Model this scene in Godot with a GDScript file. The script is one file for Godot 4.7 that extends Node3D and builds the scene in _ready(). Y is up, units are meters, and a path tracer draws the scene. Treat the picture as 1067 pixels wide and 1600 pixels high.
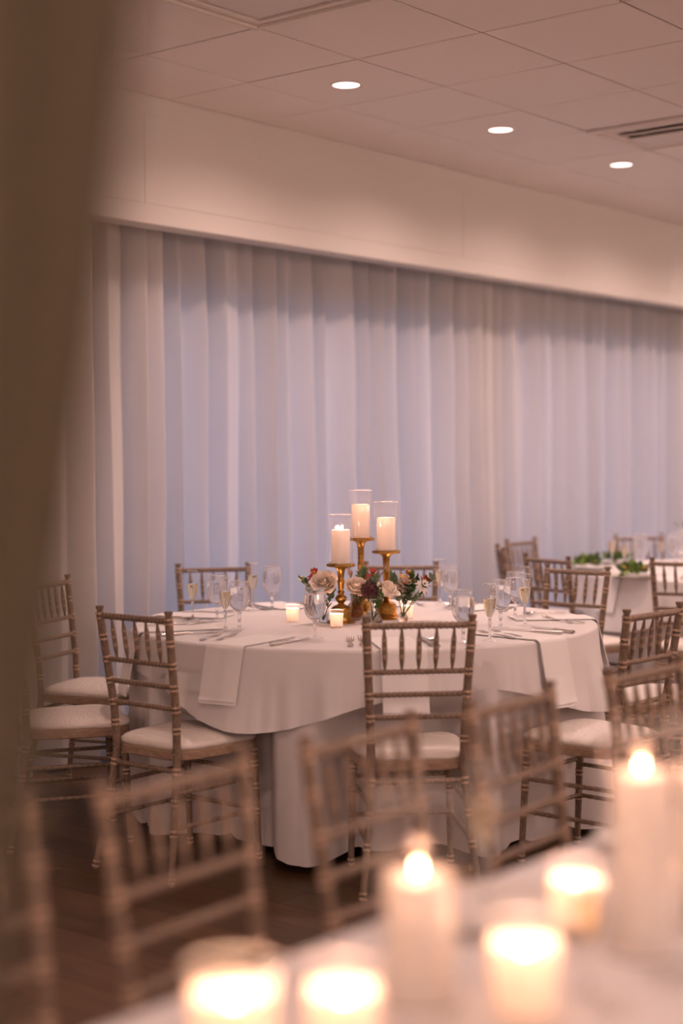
extends Node3D

# ---------------------------------------------------------------- mesh building
class MB:
	var v := PackedVector3Array()
	var n := PackedVector3Array()
	var uv := PackedVector2Array()
	var c := PackedColorArray()
	var idx := PackedInt32Array()

	func vert(p: Vector3, nn: Vector3, t: Vector2, col := Color.WHITE) -> int:
		v.append(p); n.append(nn); uv.append(t); c.append(col)
		return v.size() - 1

	func tri(a: int, b: int, d: int) -> void:  # counter-clockwise from outside
		idx.append(a); idx.append(d); idx.append(b)

	func quad(a: int, b: int, d: int, e: int) -> void:
		tri(a, b, d); tri(a, d, e)

	func flat_poly(pts: Array, col := Color.WHITE) -> void:
		var nn: Vector3 = (pts[1] - pts[0]).cross(pts[2] - pts[0]).normalized()
		var first := v.size()
		var ax := nn.cross(Vector3.UP if absf(nn.y) < 0.9 else Vector3.RIGHT).normalized()
		var ay := nn.cross(ax)
		for p in pts:
			vert(p, nn, Vector2(p.dot(ax), p.dot(ay)), col)
		for k in range(1, pts.size() - 1):
			tri(first, first + k, first + k + 1)

	func box(at: Vector3, size: Vector3, b := 0.003, xf := Transform3D.IDENTITY) -> void:
		var h := size / 2.0
		b = minf(b, minf(h.x, minf(h.y, h.z)) * 0.9)
		var P := func(sx, sy, sz, axis) -> Vector3:
			var q := Vector3(sx * (h.x - b), sy * (h.y - b), sz * (h.z - b))
			if axis == 0: q.x = sx * h.x
			elif axis == 1: q.y = sy * h.y
			else: q.z = sz * h.z
			return xf * (at + q)
		for s in [-1, 1]:
			var f := [[P.call(s, -1, -1, 0), P.call(s, 1, -1, 0), P.call(s, 1, 1, 0), P.call(s, -1, 1, 0)],
				[P.call(-1, s, -1, 1), P.call(-1, s, 1, 1), P.call(1, s, 1, 1), P.call(1, s, -1, 1)],
				[P.call(-1, -1, s, 2), P.call(1, -1, s, 2), P.call(1, 1, s, 2), P.call(-1, 1, s, 2)]]
			for q in f:
				if s < 0: q.reverse()
				flat_poly(q)
		if b <= 0.0: return
		for s in [-1, 1]:
			for t in [-1, 1]:
				out_poly([P.call(s, t, -1, 0), P.call(s, t, 1, 0), P.call(s, t, 1, 1), P.call(s, t, -1, 1)], xf * at)
				out_poly([P.call(s, -1, t, 0), P.call(s, 1, t, 0), P.call(s, 1, t, 2), P.call(s, -1, t, 2)], xf * at)
				out_poly([P.call(-1, s, t, 1), P.call(1, s, t, 1), P.call(1, s, t, 2), P.call(-1, s, t, 2)], xf * at)
				for w in [-1, 1]:
					out_poly([P.call(s, t, w, 0), P.call(s, t, w, 1), P.call(s, t, w, 2)], xf * at)

	func out_poly(pts: Array, centre: Vector3) -> void:
		var nn: Vector3 = (pts[1] - pts[0]).cross(pts[2] - pts[0])
		if nn.dot(pts[0] - centre) < 0: pts.reverse()
		flat_poly(pts)

	# profile: array of [r, y] or [r, y, tint]; creases sharper than ~40 degrees are split
	func lathe(prof: Array, seg := 20, xf := Transform3D.IDENTITY, around := TAU) -> void:
		var m := prof.size()
		var segn := []
		for k in m - 1:
			var d := Vector2(prof[k + 1][0] - prof[k][0], prof[k + 1][1] - prof[k][1])
			segn.append(Vector2(d.y, -d.x).normalized())
		var rows := []  # [r, y, normal, tint, starts]
		for k in m:
			var tint: float = prof[k][2] if prof[k].size() > 2 else 1.0
			if k == 0: rows.append([prof[k][0], prof[k][1], segn[0], tint, true])
			elif k == m - 1: rows.append([prof[k][0], prof[k][1], segn[m - 2], tint, false])
			elif segn[k - 1].dot(segn[k]) < 0.75:
				rows.append([prof[k][0], prof[k][1], segn[k - 1], tint, false])
				rows.append([prof[k][0], prof[k][1], segn[k], tint, true])
			else:
				rows.append([prof[k][0], prof[k][1], (segn[k - 1] + segn[k]).normalized(), tint, false])
		var base := v.size()
		var run := 0.0
		for k in rows.size():
			var r = rows[k]
			if k > 0: run += Vector2(r[0] - rows[k - 1][0], r[1] - rows[k - 1][1]).length()
			for i in seg + 1:
				var a := around * i / seg
				var dir := Vector3(cos(a), 0, sin(a))
				vert(xf * (dir * r[0] + Vector3(0, r[1], 0)), (xf.basis * (dir * r[2].x + Vector3(0, r[2].y, 0))).normalized(), Vector2(float(i) / seg, run), Color(r[3], r[3], r[3]) * 0.5)
		for k in rows.size() - 1:
			if rows[k + 1][4]: continue
			for i in seg:
				var a := base + k * (seg + 1) + i
				quad(a, a + seg + 1, a + seg + 2, a + 1)

	# tube through points; radii and tints per point
	func tube(pts: Array, radii: Array, seg := 10, tints: Array = [], flat := 1.0, cap := true) -> void:
		var m := pts.size()
		var base := v.size()
		var side := Vector3.ZERO
		var run := 0.0
		for k in m:
			var d: Vector3 = (pts[mini(k + 1, m - 1)] - pts[maxi(k - 1, 0)]).normalized()
			if k == 0:
				side = d.cross(Vector3.FORWARD if absf(d.z) < 0.8 else Vector3.UP).normalized()
			else:
				side = (side - d * side.dot(d)).normalized()
				run += (pts[k] - pts[k - 1]).length()
			var up := side.cross(d).normalized()
			var slope := 0.0
			if k > 0 and k < m - 1:
				slope = (radii[k + 1] - radii[k - 1]) / maxf((pts[k + 1] - pts[k - 1]).length(), 1e-6)
			var t: float = tints[k] if tints.size() else 1.0
			for i in seg + 1:
				var a := TAU * i / seg
				var o := side * cos(a) + up * sin(a) * flat
				vert(pts[k] + o * radii[k], ((side * cos(a) * flat + up * sin(a)).normalized() - d * slope).normalized(), Vector2(float(i) / seg, run), Color(t, t, t) * 0.5)
		for k in m - 1:
			for i in seg:
				var a := base + k * (seg + 1) + i
				quad(a, a + seg + 1, a + seg + 2, a + 1)
		if cap:
			for e in [0, m - 1]:
				if radii[e] < 0.0004: continue
				var ring := []
				for i in seg:
					ring.append(v[base + e * (seg + 1) + i])
				if e != 0: ring.reverse()
				var t: float = tints[e] if tints.size() else 1.0
				flat_poly(ring, Color(t, t, t) * 0.5)

	# flat bar along points: half widths across `wide`, half thickness
	func ribbon(pts: Array, hw: Array, ht: Array, up := Vector3.UP, seg := 10) -> void:
		var m := pts.size()
		var base := v.size()
		var run := 0.0
		for k in m:
			var d: Vector3 = (pts[mini(k + 1, m - 1)] - pts[maxi(k - 1, 0)]).normalized()
			var side := d.cross(up).normalized()
			var u2 := side.cross(d)
			if k > 0: run += (pts[k] - pts[k - 1]).length()
			for i in seg + 1:
				var a := TAU * i / seg
				vert(pts[k] + side * cos(a) * hw[k] + u2 * sin(a) * ht[k], (side * cos(a) * ht[k] + u2 * sin(a) * hw[k]).normalized(), Vector2(float(i) / seg, run))
		for k in m - 1:
			for i in seg:
				var a := base + k * (seg + 1) + i
				quad(a, a + seg + 1, a + seg + 2, a + 1)
		for e in [0, m - 1]:
			var ring := []
			for i in seg: ring.append(v[base + e * (seg + 1) + i])
			if e != 0: ring.reverse()
			flat_poly(ring)

	# surface f(i, j) -> Vector3, i in 0..nu, j in 0..nv; smooth normals by differences
	func grid(nu: int, nv: int, f: Callable, uvs := Vector2.ONE, wrap := false, flip := false) -> void:
		var base := v.size()
		var P := PackedVector3Array()
		for j in nv + 1:
			for i in nu + 1:
				P.append(f.call(i, j))
		var w := nu + 1
		for j in nv + 1:
			for i in w:
				var i0 := i - 1
				var i1 := i + 1
				if i0 < 0: i0 = nu - 1 if wrap else 0
				if i1 > nu: i1 = 1 if wrap else nu
				var du := P[j * w + i1] - P[j * w + i0]
				if du.length_squared() < 1e-12:
					var jj := j - 1 if j > nv / 2 else j + 1
					du = P[jj * w + i1] - P[jj * w + i0]
				var dv := P[mini(j + 1, nv) * w + i] - P[maxi(j - 1, 0) * w + i]
				var nn := du.cross(dv)
				nn = nn.normalized() if nn.length_squared() > 1e-16 else Vector3.UP
				vert(P[j * w + i], -nn if flip else nn, Vector2(float(i) / nu * uvs.x, float(j) / nv * uvs.y))
		for j in nv:
			for i in nu:
				var a := base + j * w + i
				if flip: quad(a, a + w, a + w + 1, a + 1)
				else: quad(a, a + 1, a + w + 1, a + w)

	func mesh() -> ArrayMesh:
		var arr := []
		arr.resize(Mesh.ARRAY_MAX)
		arr[Mesh.ARRAY_VERTEX] = v
		arr[Mesh.ARRAY_NORMAL] = n
		arr[Mesh.ARRAY_TEX_UV] = uv
		arr[Mesh.ARRAY_COLOR] = c
		arr[Mesh.ARRAY_INDEX] = idx
		var me := ArrayMesh.new()
		me.add_surface_from_arrays(Mesh.PRIMITIVE_TRIANGLES, arr)
		return me


# ---------------------------------------------------------------- nodes and tags
var used := {}
var M := {}
var rng := RandomNumberGenerator.new()


func numbered(called: String, parent: Node) -> String:
	var key := str(parent.get_instance_id()) + called
	var k: int = used.get(key, 0)
	used[key] = k + 1
	return called if k == 0 else "%s_%03d" % [called, k]


func obj(called: String, mesh: Mesh, mat: Material, parent: Node = null, at := Transform3D.IDENTITY) -> MeshInstance3D:
	var o := MeshInstance3D.new()
	var p: Node = parent if parent else self
	o.name = numbered(called, p)
	o.mesh = mesh
	o.material_override = mat
	o.transform = at
	p.add_child(o, true)
	return o


func base(called: String, at: Vector3, turn := 0.0) -> Node3D:
	var o := Node3D.new()
	o.name = numbered(called, self)
	o.position = at
	o.rotation.y = turn
	add_child(o, true)
	return o


func tag(o: Node, label: String, category: String, group := "", kind := "") -> void:
	o.set_meta("label", label)
	o.set_meta("category", category)
	if group: o.set_meta("group", group)
	if kind: o.set_meta("kind", kind)


func copy(o: Node3D, called: String, at: Vector3, turn: float) -> Node3D:
	var r: Node3D = o.duplicate()
	r.name = numbered(called, self)
	r.position = at
	r.rotation = Vector3(0, turn, 0)
	add_child(r, true)
	return r


func struct(called: String, mesh: Mesh, mat: Material, parent: Node = null) -> MeshInstance3D:
	var o := obj(called, mesh, mat, parent)
	if parent == null: o.set_meta("kind", "structure")
	return o


# ---------------------------------------------------------------- materials
func lin(r: float, g: float, b: float) -> Color:
	return Color(r, g, b).linear_to_srgb()


func mat(col: Color, rough := 0.6, metal := 0.0) -> StandardMaterial3D:
	var m := StandardMaterial3D.new()
	m.albedo_color = col
	m.roughness = rough
	m.metallic = metal
	return m


func noise_image(w: int, h: int, fx: float, fy: float, seed_: int, lo: Color, hi: Color, oct := 4, power := 1.0) -> ImageTexture:
	var nz := FastNoiseLite.new()
	nz.seed = seed_
	nz.noise_type = FastNoiseLite.TYPE_SIMPLEX_SMOOTH
	nz.frequency = 1.0
	nz.fractal_octaves = oct
	var im := Image.create(w, h, false, Image.FORMAT_RGB8)
	for y in h:
		for x in w:
			# wrap horizontally and vertically on a torus so that repeats join
			var a := TAU * x / w
			var b := TAU * y / h
			var q := nz.get_noise_3d(cos(a) * fx + 9.0 * cos(b) * fy * 0.11, sin(a) * fx + 5.0, sin(b) * fy + cos(b) * fy * 0.37)
			var t := pow(clampf(q * 0.9 + 0.5, 0.0, 1.0), power)
			im.set_pixel(x, y, lo.lerp(hi, t))
	return ImageTexture.create_from_image(im)


func weave_image(n: int) -> ImageTexture:
	var im := Image.create(n, n, false, Image.FORMAT_RGB8)
	var r := RandomNumberGenerator.new()
	r.seed = 5
	var rows := []
	var cols := []
	for k in n:
		rows.append(r.randf()); cols.append(r.randf())
	for y in n:
		for x in n:
			var t: float = 0.5 + 0.25 * sin(x * TAU / 4.0) * sin(y * TAU / 4.0) + 0.2 * (rows[y] - 0.5) + 0.2 * (cols[x] - 0.5)
			im.set_pixel(x, y, Color(t, t, t))
	return ImageTexture.create_from_image(im)


func tri_map(m: StandardMaterial3D, scale: float, world := false) -> void:
	m.uv1_triplanar = true
	m.uv1_world_triplanar = world
	m.uv1_scale = Vector3.ONE * scale


func glass_mat(a: float, col := Color(1, 1, 1)) -> StandardMaterial3D:
	var m := mat(Color(col.r, col.g, col.b, a), 0.03)
	m.transparency = BaseMaterial3D.TRANSPARENCY_ALPHA
	m.metallic_specular = 0.5
	m.cull_mode = BaseMaterial3D.CULL_DISABLED
	return m


func liquid(col: Color, bend: float) -> StandardMaterial3D:
	var m := mat(Color(col.r, col.g, col.b, 0.0), 0.0)
	m.transparency = BaseMaterial3D.TRANSPARENCY_ALPHA
	m.refraction_enabled = true
	m.refraction_scale = bend
	return m


func make_materials() -> void:
	var weave := weave_image(128)
	var plaster := noise_image(128, 128, 6, 6, 3, Color(0.35, 0.35, 0.35), Color(0.7, 0.7, 0.7))
	M.wall = mat(lin(0.80, 0.75, 0.70), 0.75)
	M.wall.heightmap_enabled = true; M.wall.heightmap_texture = plaster; M.wall.heightmap_scale = 0.05
	tri_map(M.wall, 2.0, true)
	M.header = mat(lin(0.62, 0.585, 0.545), 0.6)
	M.tile = mat(lin(0.80, 0.74, 0.70), 0.9)
	M.tile.heightmap_enabled = true
	M.tile.heightmap_texture = noise_image(256, 256, 26, 26, 8, Color(0, 0, 0), Color(1, 1, 1), 3)
	M.tile.heightmap_scale = 0.08
	tri_map(M.tile, 1.6, true)
	M.shaded_tbar = mat(lin(0.36, 0.30, 0.26), 0.6)  # white bars darkened: the shade of the tile joints put into the colour
	M.plate_metal = mat(lin(0.70, 0.63, 0.57), 0.45)
	M.dark = mat(lin(0.015, 0.014, 0.012), 0.8)
	M.shell = mat(lin(0.6, 0.54, 0.48), 0.8)
	for k in 4:
		var tone := 0.8 + 0.13 * k
		var fm := mat(Color.WHITE, 0.42)
		fm.albedo_texture = noise_image(128, 256, 14.0, 0.8, 20 + k, lin(0.045 * tone, 0.021 * tone, 0.008 * tone), lin(0.17 * tone, 0.088 * tone, 0.036 * tone), 5)
		fm.uv1_scale = Vector3(1, 1, 1)
		M["plank%d" % k] = fm
	M.curtain = mat(lin(0.71, 0.68, 0.65), 0.85)
	M.curtain.heightmap_enabled = true; M.curtain.heightmap_texture = weave; M.curtain.heightmap_scale = 0.03
	M.curtain.uv1_scale = Vector3(28, 14, 1)
	M.curtain.backlight_enabled = true; M.curtain.backlight = Color(0.64, 0.64, 0.64)
	M.drape = mat(lin(0.118, 0.097, 0.060), 0.9)
	M.drape.heightmap_enabled = true; M.drape.heightmap_texture = weave; M.drape.heightmap_scale = 0.03
	M.drape.uv1_scale = Vector3(12, 24, 1)
	M.napkin = mat(lin(0.88, 0.86, 0.85), 0.85)
	M.linen = mat(lin(0.77, 0.74, 0.735), 0.85)
	M.linen.heightmap_enabled = true; M.linen.heightmap_texture = weave; M.linen.heightmap_scale = 0.02
	tri_map(M.linen, 9.0)
	M.napkin.heightmap_enabled = true; M.napkin.heightmap_texture = weave; M.napkin.heightmap_scale = 0.02
	tri_map(M.napkin, 9.0)
	M.linen.rim_enabled = true; M.linen.rim = 0.2
	M.underlinen = mat(lin(0.70, 0.66, 0.65), 0.85)
	M.underlinen.heightmap_enabled = true; M.underlinen.heightmap_texture = weave; M.underlinen.heightmap_scale = 0.02
	tri_map(M.underlinen, 9.0)
	M.wood = mat(Color.WHITE, 0.55)
	M.wood.albedo_texture = noise_image(128, 256, 7.0, 2.2, 41, lin(0.27, 0.155, 0.09), lin(0.98, 0.74, 0.57), 5, 1.1)
	M.wood.vertex_color_use_as_albedo = true
	M.wood.uv1_scale = Vector3(1, 3.2, 1)
	M.wood_flat = mat(Color.WHITE, 0.55)
	M.wood_flat.albedo_texture = noise_image(128, 128, 2.0, 5.0, 43, lin(0.27, 0.17, 0.11), lin(0.46, 0.32, 0.23), 4)
	tri_map(M.wood_flat, 3.0)
	M.cushion = mat(lin(0.79, 0.72, 0.66), 0.5)
	M.cushion.heightmap_enabled = true; M.cushion.heightmap_texture = noise_image(128, 128, 2, 5, 77, Color(0, 0, 0), Color(1, 1, 1), 2); M.cushion.heightmap_scale = 0.25
	tri_map(M.cushion, 2.2)
	M.piping = mat(lin(0.40, 0.28, 0.18), 0.7)
	M.bolt = mat(lin(0.35, 0.3, 0.26), 0.3, 1.0)
	M.glass = glass_mat(0.012)
	M.frost = glass_mat(0.16, Color(0.92, 0.93, 0.96))
	M.rim = glass_mat(0.3, Color(0.95, 0.95, 0.95))
	M.water = liquid(Color(0.97, 0.98, 1.0), 0.033)
	M.champagne = liquid(Color(0.99, 0.93, 0.80), 0.034)
	M.solid_glass = liquid(Color(0.99, 0.99, 0.99), 0.05)
	M.amber = glass_mat(0.5, Color(0.55, 0.27, 0.05))
	M.silver = mat(lin(0.80, 0.75, 0.71), 0.2, 1.0)
	M.brass = mat(Color.WHITE, 0.34, 1.0)
	M.brass.albedo_texture = noise_image(128, 128, 3, 3, 12, lin(0.24, 0.125, 0.028), lin(0.50, 0.29, 0.08))
	tri_map(M.brass, 5.0)
	M.wax = mat(lin(0.90, 0.86, 0.82), 0.5)
	M.wax.backlight_enabled = true; M.wax.backlight = Color(0.95, 0.93, 0.90)
	M.wick = mat(lin(0.02, 0.015, 0.01), 0.9)
	M.flame = mat(Color(1, 0.8, 0.5), 0.5)
	M.flame.emission_enabled = true; M.flame.emission = Color(1.0, 0.82, 0.60); M.flame.emission_energy_multiplier = 60.0
	M.lamp = mat(Color(1, 0.95, 0.9), 0.5)
	M.lamp.emission_enabled = true; M.lamp.emission = Color(1.0, 0.93, 0.90); M.lamp.emission_energy_multiplier = 2.2
	M.pane = glass_mat(0.08, Color(0.9, 0.95, 1.0))
	M.frame = mat(lin(0.5, 0.46, 0.42), 0.5)
	M.ground = mat(lin(0.06, 0.06, 0.055), 0.95)
	M.china = mat(lin(0.78, 0.74, 0.70), 0.2)
	M.leaf = mat(lin(0.05, 0.10, 0.022), 0.5)
	M.leaf2 = mat(lin(0.20, 0.28, 0.05), 0.5)
	M.sage = mat(lin(0.12, 0.16, 0.11), 0.7)
	M.darkleaf = mat(lin(0.028, 0.05, 0.022), 0.5)
	for k in ["leaf", "leaf2", "sage", "darkleaf"]:
		M[k].backlight_enabled = true; M[k].backlight = Color(0.3, 0.4, 0.2)
	M.stem = mat(lin(0.10, 0.16, 0.04), 0.6)
	M.rose = mat(lin(0.90, 0.80, 0.70), 0.6)
	M.rose.backlight_enabled = true; M.rose.backlight = Color(0.35, 0.30, 0.26)
	M.burgundy = mat(lin(0.045, 0.006, 0.008), 0.6)
	M.rust = mat(lin(0.42, 0.11, 0.03), 0.6)
	M.red = mat(lin(0.42, 0.04, 0.025), 0.6)
	M.gold = mat(lin(0.75, 0.40, 0.05), 0.6)
	M.dry = mat(lin(0.42, 0.30, 0.24), 0.9)
	M.white_petal = mat(lin(0.78, 0.70, 0.64), 0.6)
	M.orange = mat(lin(0.75, 0.28, 0.03), 0.5)


# ---------------------------------------------------------------- the place
const CEIL := 3.05
const TABLE := 0.769
const GX := 4.393      # a ceiling joint across the room
const GZ := -4.594     # a ceiling joint along the wall
const T := 0.6096
const WALL_Z := -5.083
const TC := Vector3(4.839, 0, -3.833)
const TC2 := Vector3(8.32, 0, -3.88)
const CAM := Vector3(0, 1.42, 0)


func _ready() -> void:
	rng.seed = 7
	camera_and_light()
	make_materials()
	room_shell()
	ceiling_parts()
	added_fill_globes()
	windows_and_curtains()
	drape()
	tables()
	chairs()
	main_table_things()
	second_table_things()
	front_table_things()


func camera_and_light() -> void:
	var cam := Camera3D.new()
	cam.name = "camera"
	var yaw := 0.6844
	var pitch := -0.0344
	var roll := -0.0064
	var f := Vector3(cos(yaw) * cos(pitch), sin(pitch), -sin(yaw) * cos(pitch))
	var r := Vector3(sin(yaw), 0, cos(yaw))
	var u := r.cross(f)
	var r2 := r * cos(roll) + u * sin(roll)
	var u2 := -r * sin(roll) + u * cos(roll)
	cam.transform = Transform3D(Basis(r2, u2, -f), CAM)
	var at := CameraAttributesPhysical.new()
	at.frustum_focal_length = 12.0 * 2422.0 / 800.0
	at.exposure_aperture = 0.74
	at.frustum_focus_distance = 5.85
	at.frustum_near = 0.05
	cam.attributes = at
	add_child(cam)
	cam.current = true
	var we := WorldEnvironment.new()
	we.name = "world_environment"
	var e := Environment.new()
	e.background_mode = Environment.BG_SKY
	var sm := ProceduralSkyMaterial.new()
	sm.sky_top_color = Color(0.25, 0.45, 0.70)
	sm.sky_horizon_color = Color(0.41, 0.67, 0.85)
	sm.ground_bottom_color = Color(0.10, 0.10, 0.12)
	sm.ground_horizon_color = Color(0.30, 0.38, 0.55)
	sm.sky_energy_multiplier = 1.75
	var sky := Sky.new()
	sky.sky_material = sm
	e.sky = sky
	e.tonemap_mode = Environment.TONE_MAPPER_LINEAR
	e.tonemap_exposure = 1.38
	e.sdfgi_enabled = true
	e.ssao_enabled = true
	e.ssil_enabled = true
	we.environment = e
	add_child(we)


const LAMP_ENERGY := 1.8
const FILL_GLOBE_ENERGY := 0.72
const LAMP_COLOR := Color(1.0, 0.845, 0.795)
const CANDLE_COLOR := Color(1.0, 0.70, 0.59)
const CANDLE_ENERGY := 0.030


func room_shell() -> void:
	# floor: slab, each board in view a part of its own
	var mb := MB.new()
	mb.box(Vector3(5.5, -0.06, -0.75), Vector3(17.0, 0.09, 10.6), 0.0)
	var fl := struct("floor", mb.mesh(), M.dark)
	var boards := []
	for k in 4:
		boards.append([])
		for s in 3:
			var b := MB.new()
			b.box(Vector3.ZERO, Vector3(0.1492, 0.016, 1.1988), 0.0012)
			for q in b.uv.size():
				b.uv[q] = Vector2(b.v[q].x * 6.0 + s * 0.31, b.v[q].z * 0.8 + s * 0.37 + b.v[q].y)
			boards[k].append(b.mesh())
	var rest := MB.new()
	for i in range(-19, 73):
		var x := 0.15 * i
		var off := fposmod(i * 0.437, 1.2)
		for j in range(-5, 5):
			var z := -0.4 + 1.2 * j + off
			if z < -5.9 or z > 4.4: continue
			var k := rng.randi() % 4
			var s := rng.randi() % 3
			var seen := x > 1.3 and x < 6.6 and z < -1.0 and (z < -x * 0.15 or x > 0)
			if seen:
				obj("plank", boards[k][s], M["plank%d" % k], fl, Transform3D(Basis.IDENTITY, Vector3(x, -0.008, z)))
			else:
				var first := rest.v.size()
				rest.box(Vector3(x, -0.008, z), Vector3(0.148, 0.016, 1.196), 0.0)
				for q in range(first, rest.v.size()):
					rest.uv[q] = Vector2(rest.v[q].x * 6.0 + k * 0.3, rest.v[q].z * 0.8 + s * 0.4)
	var ro := obj("floorboard", rest.mesh(), M.plank1, fl)
	ro.set_meta("kind", "stuff")
	# walls
	var w := MB.new()
	w.box(Vector3(13.1, 1.6, -0.75), Vector3(0.2, 3.4, 10.6), 0.0)
	struct("wall_right", w.mesh(), M.wall)
	w = MB.new()
	w.box(Vector3(-2.6, 1.6, -0.75), Vector3(0.2, 3.4, 10.6), 0.0)
	struct("wall_left", w.mesh(), M.wall)
	w = MB.new()
	w.box(Vector3(5.5, 1.6, 4.35), Vector3(17.0, 3.4, 0.2), 0.0)
	struct("wall_front", w.mesh(), M.wall)
	# window wall: sill, head and piers
	w = MB.new()
	var z0 := -5.85
	w.box(Vector3(5.5, 0.05, z0), Vector3(17.0, 0.3, 0.2), 0.0)
	w.box(Vector3(5.5, 2.86, z0), Vector3(17.0, 0.9, 0.2), 0.0)
	for p in [[-3.0, 5.22], [8.08, 8.46], [10.98, 14.0]]:
		w.box(Vector3((p[0] + p[1]) / 2, 1.4, z0), Vector3(p[1] - p[0], 2.4, 0.2), 0.0)
	struct("wall_back", w.mesh(), M.wall)
	# header in front of the curtain pocket
	w = MB.new()
	w.box(Vector3(5.25, (2.478 + CEIL + 0.1) / 2, WALL_Z - 0.06), Vector3(15.3, CEIL + 0.1 - 2.478, 0.12), 0.004)
	var hd := struct("wall_header", w.mesh(), M.header)
	for p in [[2.34, 4.828], [4.852, 7.333], [7.341, 9.83], [9.838, 12.33]]:
		w = MB.new()
		w.box(Vector3((p[0] + p[1]) / 2, 2.766, WALL_Z - 0.0037), Vector3(p[1] - p[0], 0.395, 0.012), 0.0015)
		obj("header_panel", w.mesh(), M.header, hd)
	# ground outside
	w = MB.new()
	w.box(Vector3(6, -0.6, -26), Vector3(80, 0.4, 40), 0.0)
	struct("ground", w.mesh(), M.ground)


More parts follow.
